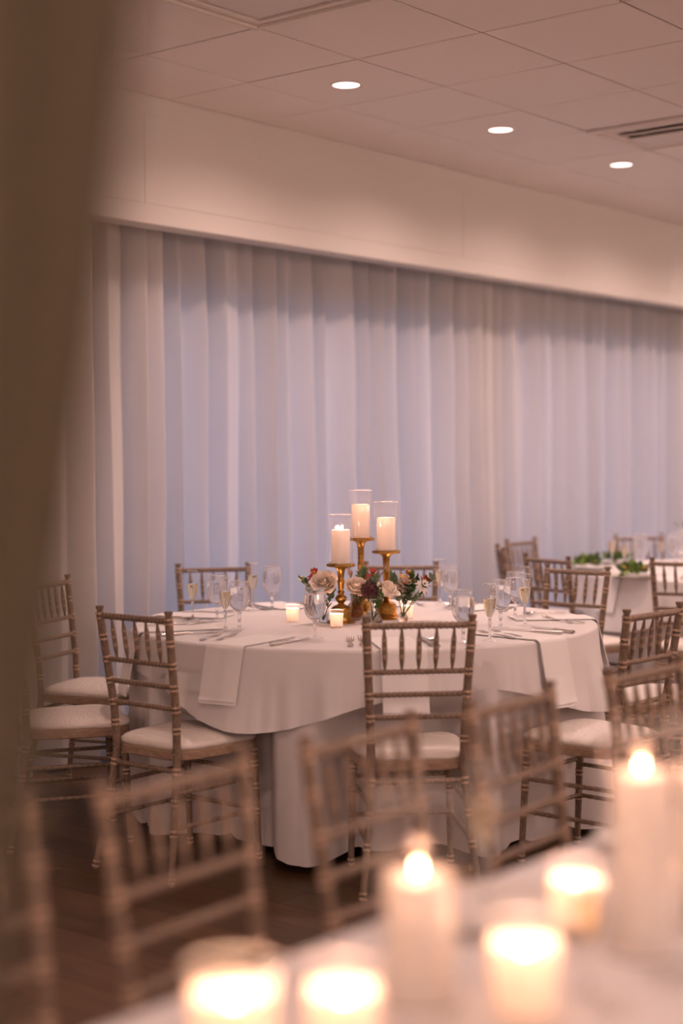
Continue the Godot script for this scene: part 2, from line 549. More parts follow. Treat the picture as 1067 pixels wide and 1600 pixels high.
func ceiling_parts() -> void:
	var mb := MB.new()
	mb.box(Vector3(5.5, CEIL + 0.13, -0.75), Vector3(17.0, 0.16, 10.6), 0.0)
	var ce := struct("ceiling", mb.mesh(), M.shell)
	var vents := [Vector2i(-1, 1), Vector2i(4, 1)]   # tile column (from GX), row (from GZ)
	var lamps := []  # only three come into view; the rest are unseen, placed to light the room
	for cc in [1, 3, 5, 7, 9, 11]: lamps.append(Vector2i(cc, 0))
	for r in [4, 9, 13]:
		for cc in [-9, -4, 0, 4, 8, 12]: lamps.append(Vector2i(cc, r))
	var g := 0.005
	var tile := MB.new()
	tile.box(Vector3(0, 0.010, 0), Vector3(T - 2 * g, 0.020, T - 2 * g), 0.003)
	var tm := tile.mesh()
	# with a round hole for a lamp: square to circle, in one ring
	var holed := MB.new()
	var n := 32
	for k in n:
		var a0 := TAU * k / n
		var a1 := TAU * (k + 1) / n
		var hs := T / 2 - g
		var sq := func(a: float) -> Vector3:
			var d := Vector3(cos(a), 0, sin(a))
			return d * (hs / maxf(absf(d.x), absf(d.z)))
		var rr := 0.066
		var c0 := Vector3(cos(a0), 0, sin(a0)) * rr
		var c1 := Vector3(cos(a1), 0, sin(a1)) * rr
		holed.flat_poly([sq.call(a0), sq.call(a1), c1, c0])
		holed.flat_poly([c0, c1, c1 + Vector3(0, 0.02, 0), c0 + Vector3(0, 0.02, 0)])
		holed.flat_poly([sq.call(a1), sq.call(a0), sq.call(a0) + Vector3(0, 0.02, 0), sq.call(a1) + Vector3(0, 0.02, 0)])
	var hm := holed.mesh()
	var far := MB.new()
	for i in range(-12, 15):
		for j in range(-1, 16):
			var x := GX + (i + 0.5) * T
			var z := GZ + (j + 0.5) * T
			if Vector2i(i, j) in vents: continue
			var is_lamp := Vector2i(i, j) in lamps
			var visible_ := i >= -2 and i <= 11 and j <= 4
			if j == -1:   # cut row against the header
				var cut := MB.new()
				var dz := GZ - WALL_Z
				cut.box(Vector3(x, CEIL + 0.01, GZ - dz / 2), Vector3(T - 2 * g, 0.02, dz - 2 * g), 0.003)
				obj("ceiling_tile", cut.mesh(), M.tile, ce)
			elif is_lamp:
				obj("ceiling_tile", hm, M.tile, ce, Transform3D(Basis.IDENTITY, Vector3(x, CEIL, z)))
			elif visible_:
				obj("ceiling_tile", tm, M.tile, ce, Transform3D(Basis.IDENTITY, Vector3(x, CEIL, z)))
			else:
				far.box(Vector3(x, CEIL + 0.01, z), Vector3(T - 2 * g, 0.02, T - 2 * g), 0.0)
	var fo := obj("ceiling_tile_field", far.mesh(), M.tile, ce)
	fo.set_meta("kind", "stuff")
	# T bars behind the joints, their dark colour standing for the shade there
	for i in range(-12, 16):
		var b := MB.new()
		b.box(Vector3(GX + i * T, CEIL + 0.014, -0.4), Vector3(0.024, 0.012, 9.6), 0.0)
		obj("grid_bar", b.mesh(), M.shaded_tbar, ce)
	for j in range(-1, 17):
		var b := MB.new()
		b.box(Vector3(5.2, CEIL + 0.0145, GZ + j * T if j >= 0 else WALL_Z + 0.004), Vector3(15.4, 0.012, 0.024), 0.0)
		obj("grid_bar", b.mesh(), M.shaded_tbar, ce)
	# air diffusers
	for k in 2:
		var vt: Vector2i = vents[k]
		var c := Vector3(GX + (vt.x + 0.5) * T, CEIL, GZ + (vt.y + 0.5) * T)
		var o := base("ceiling_vent", c)
		tag(o, ["pale stepped square air vent set in the ceiling tiles above the drape" , "square ceiling vent with two dark slots beside the row of round lamps"][k], "vent", "ceiling air vents")
		var fr := MB.new()
		var rings := [[0.302, 0.0], [0.302, -0.012], [0.275, -0.015], [0.270, -0.004], [0.245, -0.004], [0.240, -0.012], [0.215, -0.013], [0.21, 0.0]]
		for q in rings.size() - 1:
			for s in 4:
				var rot := Basis(Vector3.UP, PI / 2 * s)
				var a: Array = rings[q]
				var b: Array = rings[q + 1]
				fr.flat_poly([rot * Vector3(-a[0], a[1], -a[0]), rot * Vector3(a[0], a[1], -a[0]), rot * Vector3(b[0], b[1], -b[0]), rot * Vector3(-b[0], b[1], -b[0])])
		obj("frame", fr.mesh(), M.plate_metal, o)
		if k == 0:
			var pl := MB.new()
			pl.box(Vector3(0, -0.002, 0), Vector3(0.40, 0.014, 0.40), 0.005)
			obj("panel", pl.mesh(), M.plate_metal, o)
			pl = MB.new()
			pl.box(Vector3(0, -0.010, 0), Vector3(0.24, 0.012, 0.24), 0.005)
			obj("panel", pl.mesh(), M.plate_metal, o)
		else:
			var bk := MB.new()
			bk.box(Vector3(0, 0.05, 0), Vector3(0.44, 0.01, 0.44), 0.0)
			obj("duct", bk.mesh(), M.dark, o)
			for q in [[-0.212, -0.198], [-0.118, -0.100], [-0.020, 0.212]]:
				var sl := MB.new()
				sl.box(Vector3((q[0] + q[1]) / 2, -0.006, 0), Vector3(q[1] - q[0], 0.012, 0.43), 0.004)
				obj("louvre", sl.mesh(), M.plate_metal, o)
	# recessed lamps
	var trim := MB.new()
	trim.lathe([[0.058, 0.006], [0.060, -0.003], [0.072, -0.004], [0.074, 0.0]], 32)
	var lens := MB.new()
	lens.lathe([[0.0605, 0.004], [0.058, -0.001], [0.0, -0.002]], 32)
	var can := MB.new()
	can.lathe([[0.066, 0.0], [0.064, 0.05], [0.0, 0.05]], 24)
	var trm := trim.mesh()
	var lm := lens.mesh()
	var cm := can.mesh()
	for q in lamps.size():
		var cell: Vector2i = lamps[q]
		var at := Vector3(GX + (cell.x + 0.5) * T, CEIL, GZ + (cell.y + 0.5) * T)
		var o := base("recessed_lamp", at)
		var lab := "unseen round recessed ceiling lamp outside the picture, placed to light the room"
		if cell == Vector2i(1, 0): lab = "round white recessed ceiling lamp nearest, highest and largest of the three in the row"
		elif cell == Vector2i(3, 0): lab = "round white recessed ceiling lamp in the middle of the row of three"
		elif cell == Vector2i(5, 0): lab = "round white recessed ceiling lamp farthest of the three, just beyond the slotted vent"
		tag(o, lab, "lamp", "recessed ceiling lamps")
		obj("trim", trm, M.plate_metal, o)
		obj("can", cm, M.plate_metal, o)
		obj("lens", lm, M.lamp, o)
		var l := SpotLight3D.new()
		l.name = "light"
		l.position = Vector3(0, -0.012, 0)
		l.rotation.x = -PI / 2
		l.spot_angle = 78.0
		l.spot_angle_attenuation = 1.0
		l.spot_range = 20.0
		l.spot_attenuation = 2.0
		l.light_color = LAMP_COLOR
		l.light_energy = LAMP_ENERGY
		l.light_size = 0.055
		l.shadow_enabled = true
		o.add_child(l)


func added_fill_globes() -> void:
	# fill globes added out of view to brighten the ceiling and curtains
	var spots := []
	for x in [0.0, 3.0, 6.0, 9.0, 12.0]: spots.append(Vector3(x, 2.05, 4.05))
	for z in [-3.0, 0.0, 2.6]:
		spots.append(Vector3(12.8, 2.05, z)); spots.append(Vector3(-2.3, 2.05, z))
	var gl := MB.new()
	var prof := []
	for k in 13:
		var a := PI * k / 12 - PI / 2
		prof.append([0.09 * cos(a), 0.09 * sin(a)])
	gl.lathe(prof, 24)
	var gm := gl.mesh()
	for k in spots.size():
		var at: Vector3 = spots[k]
		var dir := Vector3(0, 0, 1) if at.z > 4.0 else Vector3(signf(at.x), 0, 0)
		var o := base("added_fill_globe", at)
		obj("globe", gm, M.lamp, o)
		var br := MB.new()
		br.tube([dir * 0.19, dir * 0.10 + Vector3(0, -0.10, 0), Vector3(0, -0.085, 0)], [0.012, 0.012, 0.02], 10)
		obj("bracket", br.mesh(), M.brass, o)
		tag(o, "frosted globe added outside the picture as fill light for ceiling and curtains", "lamp", "added fill globes")
		var l := OmniLight3D.new()
		l.name = "light"
		l.light_color = LAMP_COLOR
		l.light_energy = FILL_GLOBE_ENERGY
		l.light_size = 0.09
		l.omni_range = 25.0
		l.omni_attenuation = 2.0
		l.shadow_enabled = true
		o.add_child(l)


# ---------------------------------------------------------------- windows, curtains
func windows_and_curtains() -> void:
	var spans := [[5.22, 8.08, 3], [8.46, 10.98, 3]]
	for k in 2:
		var s: Array = spans[k]
		var o := base("window_%d" % (k + 1), Vector3((s[0] + s[1]) / 2, 0.2, -5.85))
		o.set_meta("kind", "structure")
		var hw: float = (s[1] - s[0]) / 2
		var fm := MB.new()
		fm.box(Vector3(0, 0.03, 0), Vector3(2 * hw, 0.06, 0.08), 0.004)
		fm.box(Vector3(0, 2.18, 0), Vector3(2 * hw, 0.06, 0.08), 0.004)
		for i in s[2] + 1:
			fm.box(Vector3(-hw + 0.03 + i * (2 * hw - 0.06) / s[2], 1.1, 0), Vector3(0.06, 2.1, 0.08), 0.004)
		obj("window_frame", fm.mesh(), M.frame, o)
		for i in s[2]:
			var pm := MB.new()
			var ww: float = (2 * hw - 0.06) / s[2] - 0.06
			var cx: float = -hw + 0.03 + (i + 0.5) * (2 * hw - 0.06) / s[2]
			pm.flat_poly([Vector3(cx - ww / 2, 0.06, 0), Vector3(cx + ww / 2, 0.06, 0), Vector3(cx + ww / 2, 2.15, 0), Vector3(cx - ww / 2, 2.15, 0)])
			obj("pane", pm.mesh(), M.pane, o)
	var nz := FastNoiseLite.new()
	nz.seed = 31
	nz.frequency = 1.0
	nz.fractal_octaves = 2
	var labs := ["plain warm white curtain at far left, hanging before the wall with no window light", "middle sheer white curtain glowing blue from the left window behind the main table", "right sheer white curtain glowing grey blue behind the second table"]
	var panels := [[1.6, 5.285, -5.445, 0.0], [5.292, 7.98, -5.52, 3.0], [7.985, 12.7, -5.50, 9.0]]
	for k in 3:
		var p: Array = panels[k]
		var width: float = p[1] - p[0]
		var nu := int(width / 0.0085)
		var nv := 26
		var top := 2.96
		var f := func(i: int, j: int) -> Vector3:
			var u := float(i) / nu
			var h := float(j) / nv
			h = 1.0 - pow(1.0 - h, 1.0)
			var y := 0.02 + (top - 0.02) * h
			var x: float = p[0] + width * u
			var s: float = x + p[3]
			# folds: uneven spacing, drifting a little towards the floor
			var drift := 0.06 * nz.get_noise_2d(s * 0.9, 40.0) * (1.0 - h) + 0.02 * nz.get_noise_2d(s * 0.7, h * 1.2 + 9.0)
			var ph := TAU * ((s + drift) / 0.168 + 0.62 * nz.get_noise_2d(s * 1.9, 3.0))
			var am := 0.050 + 0.024 * nz.get_noise_2d(s * 2.3, 71.0 + h * 0.6)
			am *= lerpf(1.15, 0.9, h)
			var second := 0.014 * sin(ph * 0.5 + 4.0 * nz.get_noise_2d(s * 1.1, 15.0)) 
			var zz: float = p[2] + am * (sin(ph) + 0.16 * sin(2.0 * ph + 0.8)) + second
			var xx := x + 0.006 * sin(2.0 * ph) * (am / 0.04)
			return Vector3(xx, y, zz)
		var mb := MB.new()
		mb.grid(nu, nv, f, Vector2(width, 2.9))
		var o := base("curtain", Vector3(p[0] + width / 2, 0.0, p[2]))
		tag(o, labs[k], "curtain", "curtains along the window wall")
		var off := Transform3D(Basis.IDENTITY, -o.position)
		obj("cloth", mb.mesh(), M.curtain, o, off)
		var tr := MB.new()
		tr.box(Vector3(p[0] + width / 2, 2.985, p[2]), Vector3(width, 0.05, 0.03), 0.004)
		obj("track", tr.mesh(), M.plate_metal, o, off)


func drape() -> void:
	# heavy drape near the camera, swept to the lower left
	var yaw := 0.6844
	var fwd := Vector3(cos(yaw), 0, -sin(yaw))
	var right := Vector3(sin(yaw), 0, cos(yaw))
	var nu := 90
	var nv := 60
	var f := func(i: int, j: int) -> Vector3:
		var u := float(i) / nu
		var y := 0.03 + 3.01 * float(j) / nv
		var edge: float
		if y > 1.1: edge = -0.205 + (y - 1.1) * 0.15 + 0.006 * sin((y - 1.1) * 5.0)
		else: edge = -0.205 - (1.1 - y) * 0.05
		var gather := lerpf(0.34, 1.0, clampf(absf(y - 0.95) / 1.2, 0.0, 1.0))
		var w := 0.75 * gather
		var d := 0.86 + 0.035 * sin(u * TAU * 5.0 + y * 0.5) + 0.012 * sin(u * TAU * 11.0 + 1.0)
		d += 0.05 * (1.0 - u) * 0.0
		var lat := edge - w * u + 0.012 * sin(u * TAU * 10.0)
		return fwd * d + right * lat + Vector3(0, y, 0)
	var mb := MB.new()
	mb.grid(nu, nv, f, Vector2(1, 3))
	var o := base("drape", fwd * 0.86 + right * -0.5)
	tag(o, "dark taupe drape swept aside, blurred along the whole left edge close to the camera", "curtain")
	var inv := Transform3D(Basis.IDENTITY, -o.position)
	obj("cloth", mb.mesh(), M.drape, o, inv)
	var tie := MB.new()
	var pts := []
	for k in 25:
		var a := TAU * k / 24
		pts.append(fwd * (0.86 + 0.06 * sin(a)) + right * (-0.205 - 0.1275 + 0.145 * cos(a)) + Vector3(0, 0.95 - 0.03 * cos(a), 0))
	tie.tube(pts, range(25).map(func(_k): return 0.012), 8)
	obj("tieback", tie.mesh(), M.drape, o, inv)


# ---------------------------------------------------------------- tables and cloths
var seats := []    # main table: [back centre at seat height (x, z), facing (x, z)]
var seats2 := []


func overlay_drop(phi: float, turn: float) -> float:
	var t := absf(sin(2.0 * (phi - turn)))
	return 0.145 + 0.145 * pow(t, 2.6)


func round_table(c: Vector3, list: Array, turn: float, which: String, seed_: int) -> void:
	var o := base("round_table", c)
	tag(o, "round folding table hidden under the white cloths " + which, "table", "round banquet tables")
	var mb := MB.new()
	mb.lathe([[0.0, 0.735], [0.905, 0.735], [0.910, 0.742], [0.910, 0.756], [0.904, 0.7605], [0.0, 0.7605]], 64)
	obj("tabletop", mb.mesh(), M.wood_flat, o)
	for s in 4:
		var a := PI / 4 + PI / 2 * s
		var l := MB.new()
		l.tube([Vector3(cos(a) * 0.36, 0.0, sin(a) * 0.36), Vector3(cos(a) * 0.36, 0.735, sin(a) * 0.36)], [0.016, 0.016], 10)
		obj("leg", l.mesh(), M.bolt, o)
	var nz := FastNoiseLite.new()
	nz.seed = seed_
	nz.frequency = 1.0
	# floor-length cloth with deep folds, pushed in by the seats
	var nu := 420
	var nv := 46
	var R := 0.916
	var f := func(i: int, j: int) -> Vector3:
		var phi := TAU * (i % nu) / nu
		var t := float(j) / nv
		if t < 0.12: # on the top
			var r := R * (t / 0.12)
			return Vector3(cos(phi) * r, 0.7635, sin(phi) * r)
		var k := (t - 0.12) / 0.88
		var wob := nz.get_noise_2d(cos(phi) * 2.2, sin(phi) * 2.2)
		var ph := phi * 17.0 + 2.6 * wob + 1.2 * nz.get_noise_2d(cos(phi) * 0.8 + 7.0, sin(phi) * 0.8)
		var fold := sin(ph) + 0.35 * sin(2.0 * ph + 1.0)
		var y := 0.7635 - 0.730 * k
		if k < 0.02: y = 0.7635 - 0.004 * k / 0.02
		var grow := smoothstep(0.04, 0.9, k)
		var r := R + 0.006 * minf(1.0, k / 0.02) + grow * (0.035 + 0.042 * fold) 
		for s in list:
			var back := Vector3(s[0].x, 0, s[0].y) - c
			var dist := Vector2(back.x, back.z).length()
			var pa := atan2(back.z, back.x)
			var dp := wrapf(phi - pa, -PI, PI)
			if absf(dp) > 0.9: continue
			var lat := absf(sin(dp)) * R
			var lim := (dist - 0.445) / maxf(cos(dp), 0.3)
			var w := (1.0 - smoothstep(0.20, 0.32, lat)) * smoothstep(0.64, 0.50, y)
			if r > lim: r = lerpf(r, lim + 0.006 * fold, w)
		return Vector3(cos(phi) * r, y + 0.012 * maxf(0.0, -fold) * grow * grow, sin(phi) * r)
	var cm := MB.new()
	cm.grid(nu, nv, f, Vector2(6, 2), true, true)
	var cl := obj("tablecloth", cm.mesh(), M.underlinen, null, Transform3D(Basis.IDENTITY, c))
	tag(cl, "floor-length white tablecloth falling in deep folds " + which, "tablecloth", "floor-length round tablecloths")
	# square topper on it
	var nu2 := 360
	var nv2 := 30
	var Rt := 0.921
	var g := func(i: int, j: int) -> Vector3:
		var phi := TAU * (i % nu2) / nu2
		var t := float(j) / nv2
		var edge := 0.014
		if t <= 0.2:
			var r := (Rt - edge) * (t / 0.2)
			return Vector3(cos(phi) * r, TABLE - 0.0005, sin(phi) * r)
		if t <= 0.4:
			var a := (t - 0.2) / 0.2 * PI / 2
			return Vector3(cos(phi) * (Rt - edge + edge * sin(a)), TABLE - 0.0005 - edge * (1 - cos(a)), sin(phi) * (Rt - edge + edge * sin(a)))
		var k := (t - 0.4) / 0.6
		var corner := pow(absf(sin(2.0 * (phi - turn))), 3.0)
		var drop := overlay_drop(phi, turn) - edge
		var wave := nz.get_noise_2d(cos(phi) * 3.2 + 20.0, sin(phi) * 3.2)
		# a soft cone-shaped flute runs down to each corner
		var flute := exp(-pow(wrapf(2.0 * (phi - turn) - PI / 2, -PI, PI) / 0.34, 2.0)) + exp(-pow(wrapf(2.0 * (phi - turn) + PI / 2, -PI, PI) / 0.34, 2.0))
		var r := Rt + k * (0.010 + 0.020 * corner + 0.045 * flute + 0.055 * wave * smoothstep(0.0, 0.6, k))
		return Vector3(cos(phi) * r, TABLE - 0.0005 - edge - drop * k, sin(phi) * r)
	var om := MB.new()
	om.grid(nu2, nv2, g, Vector2(6, 2), true, true)
	var ov := obj("table_topper", om.mesh(), M.linen, null, Transform3D(Basis.IDENTITY, c))
	tag(ov, "square white linen topper draped over the floor-length cloth " + which, "tablecloth", "square linen toppers")


func tables() -> void:
	var P := func(x, z, fx, fz) -> Array:
		var d := Vector2(fx, fz).normalized()
		return [Vector2(x, z) + d * 0.055, d]
	seats = [
		P.call(3.607, -3.857, 1.0, 0.02), P.call(3.990, -2.936, 0.70, -0.715), P.call(4.719, -2.487, 0.05, -1.0),
		P.call(5.86, -2.80, -0.70, -0.714), P.call(6.278, -3.707, -0.995, -0.096), P.call(6.051, -4.564, -0.832, 0.555),
		P.call(5.433, -5.24, -0.60, 0.80), P.call(4.36, -5.20, 0.33, 0.94), P.call(3.65, -4.59, 0.846, 0.532)]
	seats2 = [
		P.call(6.868, -4.238, 0.94, 0.33), P.call(7.417, -4.885, 0.63, 0.776), P.call(8.19, -5.24, 0.05, 1.0),
		P.call(9.065, -4.892, -0.515, 0.857), P.call(7.03, -3.53, 0.968, -0.25)]
	round_table(TC, seats, deg_to_rad(122), "of the main table in the middle", 51)
	round_table(TC2, seats2, deg_to_rad(150), "of the second table at far right", 88)
	# long table close to the camera
	var o := base("banquet_table", Vector3(2.85, 0, -0.95))
	tag(o, "long rectangular table under a white cloth at bottom, close to the camera", "table")
	var mb := MB.new()
	mb.box(Vector3(0, 0.745, 0), Vector3(3.70, 0.03, 0.76), 0.004)
	obj("tabletop", mb.mesh(), M.wood_flat, o)
	for sx in [-1, 1]:
		for sz in [-1, 1]:
			var l := MB.new()
			l.tube([Vector3(sx * 1.6, 0, sz * 0.28), Vector3(sx * 1.6, 0.73, sz * 0.28)], [0.016, 0.016], 10)
			obj("leg", l.mesh(), M.bolt, o)
	var nz := FastNoiseLite.new()
	nz.seed = 4
	nz.frequency = 1.0
	var nu := 480
	var hx := 1.855
	var hz := 0.385
	var f := func(i: int, j: int) -> Vector3:
		# perimeter of a rounded rectangle
		var per := 4.0 * (hx + hz)
		var s := per * (i % nu) / nu
		var p: Vector2
		var nrm: Vector2
		if s < 2 * hx: p = Vector2(-hx + s, -hz); nrm = Vector2(0, -1)
		elif s < 2 * hx + 2 * hz: p = Vector2(hx, -hz + s - 2 * hx); nrm = Vector2(1, 0)
		elif s < 4 * hx + 2 * hz: p = Vector2(hx - (s - 2 * hx - 2 * hz), hz); nrm = Vector2(0, 1)
		else: p = Vector2(-hx, hz - (s - 4 * hx - 2 * hz)); nrm = Vector2(-1, 0)
		if j == 0: return Vector3(p.x * 0.0, TABLE, p.y * 0.0)
		if j == 1: return Vector3(p.x * 0.985, TABLE, p.y * 0.94)
		if j == 2: return Vector3(p.x, TABLE - 0.003, p.y)
		var k := float(j - 3) / 12.0
		var fold := sin(s * 15.0 + 3.0 * nz.get_noise_1d(s * 1.3))
		p += nrm * (0.008 + k * (0.02 + 0.022 * fold))
		return Vector3(p.x, TABLE - 0.012 - k * 0.715, p.y)
	var cm := MB.new()
	cm.grid(nu, 15, f, Vector2(6, 2), true, true)
	var cl := obj("tablecloth", cm.mesh(), M.linen, null, Transform3D(Basis.IDENTITY, Vector3(2.85, 0, -0.95)))
	tag(cl, "white cloth over the long table at bottom, lit by the blurred candles on it", "tablecloth")


# ---------------------------------------------------------------- chairs
func bead(path: Array, rings: Array, r_of: Callable, top_h: float, step := 0.03) -> Array:
	# samples a polyline by height with ring pairs; returns [points, radii, tints]
	var hs := []
	var h: float = path[0].y
	var endh: float = path[path.size() - 1].y
	while h < endh:
		hs.append([h, 0.0, 0.80]); h += step
	hs.append([endh, 0.0, 0.85])
	var all := []
	for e in hs:
		var near := false
		for q in rings:
			if absf(e[0] - q) < 0.013: near = true
		if not near: all.append(e)
	for q in rings:
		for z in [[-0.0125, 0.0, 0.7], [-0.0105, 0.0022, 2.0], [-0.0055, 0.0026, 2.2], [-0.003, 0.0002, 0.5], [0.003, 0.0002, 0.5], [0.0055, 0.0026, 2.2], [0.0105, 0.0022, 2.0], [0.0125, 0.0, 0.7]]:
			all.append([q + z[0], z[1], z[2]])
	all.sort_custom(func(a, b): return a[0] < b[0])
	var pts := []
	var rad := []
	var tin := []
	for e in all:
		pts.append(along(path, e[0]))
		rad.append(r_of.call(e[0]) + e[1])
		tin.append(e[2])
	return [pts, rad, tin]


func along(path: Array, h: float) -> Vector3:
	for k in path.size() - 1:
		if h <= path[k + 1].y or k == path.size() - 2:
			var t: float = (h - path[k].y) / (path[k + 1].y - path[k].y)
			return path[k].lerp(path[k + 1], t)
	return path[0]


func rail(a: Vector3, b: Vector3, r: float, knots: int) -> MB:
	# turned bar with fine bamboo knots
	var pts := []
	var rad := []
	var tin := []
	var n := knots * 4
	for k in n + 1:
		var t := float(k) / n
		pts.append(a.lerp(b, t))
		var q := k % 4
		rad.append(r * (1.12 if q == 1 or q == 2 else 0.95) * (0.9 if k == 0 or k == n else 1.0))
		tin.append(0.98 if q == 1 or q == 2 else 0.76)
	var mb := MB.new()
	mb.tube(pts, rad, 10, tin)
	return mb


var chair0: Node3D


func post_path(s: float) -> Array:
	return [Vector3(s * 0.192, 0.0, -0.072), Vector3(s * 0.166, 0.22, -0.030), Vector3(s * 0.151, 0.42, 0.0), Vector3(s * 0.155, 0.56, -0.006), Vector3(s * 0.172, 0.893, -0.053)]


func make_chair() -> Node3D:
	var o := base("chiavari_chair", Vector3.ZERO)
	for s in [-1.0, 1.0]:
		var path := post_path(s)
		var r_of := func(h: float) -> float: return lerpf(0.0105, 0.0138, clampf(h / 0.4, 0, 1))
		var d := bead(path, [0.02, 0.17, 0.27, 0.372, 0.51, 0.583, 0.658, 0.733, 0.81, 0.884], r_of, 0.893)
		var mb := MB.new()
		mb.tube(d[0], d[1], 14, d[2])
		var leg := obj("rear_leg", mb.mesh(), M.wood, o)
		var topp: Vector3 = path[path.size() - 1]
		var fm := MB.new()
		fm.lathe([[0.0135, -0.002, 0.9], [0.0095, 0.003, 0.7], [0.0098, 0.007, 0.8], [0.0125, 0.012, 0.9], [0.0148, 0.019, 0.8], [0.0148, 0.0225, 0.7], [0.0138, 0.0245, 0.75], [0.0, 0.026, 0.75]], 14, Transform3D(Basis.IDENTITY, topp))
		obj("finial", fm.mesh(), M.wood, leg)
		var bo := MB.new()
		bo.lathe([[0.0, 0.0035], [0.004, 0.003], [0.0055, 0.0], [0.0055, -0.003]], 10, Transform3D(Basis(Vector3.RIGHT, -PI / 2), along(path, 0.43) + Vector3(0, 0, -0.0145)))
		obj("bolt", bo.mesh(), M.bolt, leg)
		# front leg
		var fp := [Vector3(s * 0.176, 0.0, 0.372), Vector3(s * 0.168, 0.41, 0.352)]
		d = bead(fp, [0.02, 0.18, 0.27, 0.35, 0.392], func(h: float) -> float: return lerpf(0.0105, 0.0145, clampf(h / 0.4, 0, 1)), 0.41)
		mb = MB.new()
		mb.tube(d[0], d[1], 12, d[2])
		obj("front_leg", mb.mesh(), M.wood, o)
		# side stretchers
		for h in [0.30, 0.185]:
			var a := along(path, h)
			var b := along(fp, h)
			obj("stretcher", rail(a, b, 0.0075, 14).mesh(), M.wood, o)
	var L := post_path(-1.0)
	var Rr := post_path(1.0)
	for e in [[0.884, 0.0105, "top_rail"], [0.733, 0.0085, "back_rail"], [0.658, 0.0085, "back_rail"], [0.583, 0.0085, "back_rail"], [0.372, 0.0085, "stretcher"]]:
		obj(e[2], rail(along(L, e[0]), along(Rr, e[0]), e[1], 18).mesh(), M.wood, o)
	for h in [0.32, 0.185]:
		var fa := Vector3(-0.17, h, 0.36)
		obj("stretcher", rail(fa, Vector3(0.17, h, 0.36), 0.0075, 16).mesh(), M.wood, o)
	# five turned spindles
	for k in 5:
		var t := (k + 1) / 6.0
		var top := along(L, 0.880).lerp(along(Rr, 0.880), t)
		var bt := 0.5 + (t - 0.5) * 1.0
		var bot := along(L, 0.736).lerp(along(Rr, 0.736), bt)
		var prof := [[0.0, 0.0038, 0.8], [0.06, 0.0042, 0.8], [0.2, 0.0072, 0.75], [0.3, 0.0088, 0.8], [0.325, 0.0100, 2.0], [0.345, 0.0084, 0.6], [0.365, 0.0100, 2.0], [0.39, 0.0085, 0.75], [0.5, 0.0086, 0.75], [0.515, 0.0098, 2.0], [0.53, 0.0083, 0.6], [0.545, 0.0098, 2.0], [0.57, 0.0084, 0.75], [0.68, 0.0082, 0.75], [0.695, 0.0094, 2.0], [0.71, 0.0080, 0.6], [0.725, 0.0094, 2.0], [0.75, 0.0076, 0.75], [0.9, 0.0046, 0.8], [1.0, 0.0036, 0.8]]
		var pts := []
		var rad := []
		var tin := []
		for q in prof:
			pts.append(bot.lerp(top, q[0])); rad.append(q[1]); tin.append(q[2])
		var mb := MB.new()
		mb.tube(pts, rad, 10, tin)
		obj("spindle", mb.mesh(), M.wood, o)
	# seat frame and cushion: rounded trapezoid
	var outline := func(a: float, grow: float) -> Vector2:
		var cs := cos(a)
		var sn := sin(a)
		var px: float = signf(cs) * pow(absf(cs), 0.42)
		var pz: float = signf(sn) * pow(absf(sn), 0.42)
		var hw := lerpf(0.172, 0.200, (pz + 1) / 2) + grow
		return Vector2(px * hw, 0.19 + pz * (0.192 + grow))
	var n := 56
	var fr := MB.new()
	var fp2 := [[-0.022, 0.405], [0.0, 0.405], [0.004, 0.409], [0.004, 0.433], [0.0, 0.437], [-0.03, 0.437]]
	for q in fp2.size() - 1:
		for i in n:
			var a0 := TAU * i / n
			var a1 := TAU * (i + 1) / n
			var p := [outline.call(a0, fp2[q][0]), outline.call(a1, fp2[q][0]), outline.call(a1, fp2[q + 1][0]), outline.call(a0, fp2[q + 1][0])]
			fr.flat_poly([Vector3(p[0].x, fp2[q][1], p[0].y), Vector3(p[3].x, fp2[q + 1][1], p[3].y), Vector3(p[2].x, fp2[q + 1][1], p[2].y), Vector3(p[1].x, fp2[q][1], p[1].y)])
	fr.box(Vector3(0, 0.424, 0.19), Vector3(0.30, 0.02, 0.34), 0.002)
	obj("seat_frame", fr.mesh(), M.wood_flat, o)
	var cu := MB.new()
	var cf := func(i: int, j: int) -> Vector3:
		var a := TAU * (i % n) / n
		var prof := [[0.0, 0.438], [0.006, 0.441], [0.0085, 0.448], [0.006, 0.456], [-0.002, 0.463], [-0.015, 0.469], [-0.04, 0.475], [-0.08, 0.479], [-0.12, 0.481]]
		if j >= prof.size(): return Vector3(0, 0.482, 0.19)
		var q: Array = prof[j]
		var p: Vector2 = outline.call(a, q[0] - 0.004)
		return Vector3(p.x, q[1], p.y)
	cu.grid(n, 9, cf, Vector2.ONE, true, true)
	var cus := obj("seat_cushion", cu.mesh(), M.cushion, o)
	var pp := MB.new()
	var ring := []
	for i in n + 1:
		var p: Vector2 = outline.call(TAU * i / n, -0.001)
		ring.append(Vector3(p.x, 0.4375, p.y))
	pp.tube(ring, range(n + 1).map(func(_k): return 0.003), 6, [], 1.0, false)
	obj("piping", pp.mesh(), M.piping, cus)
	return o


func place_chair(at: Vector2, face: Vector2, label: String, group: String) -> void:
	var turn := atan2(face.x, face.y)
	var o: Node3D
	if chair0 == null:
		chair0 = make_chair()
		o = chair0
		o.position = Vector3(at.x, 0, at.y)
		o.rotation.y = turn
	else:
		o = copy(chair0, "chiavari_chair", Vector3(at.x, 0, at.y), turn)
	tag(o, label, "chair", group)


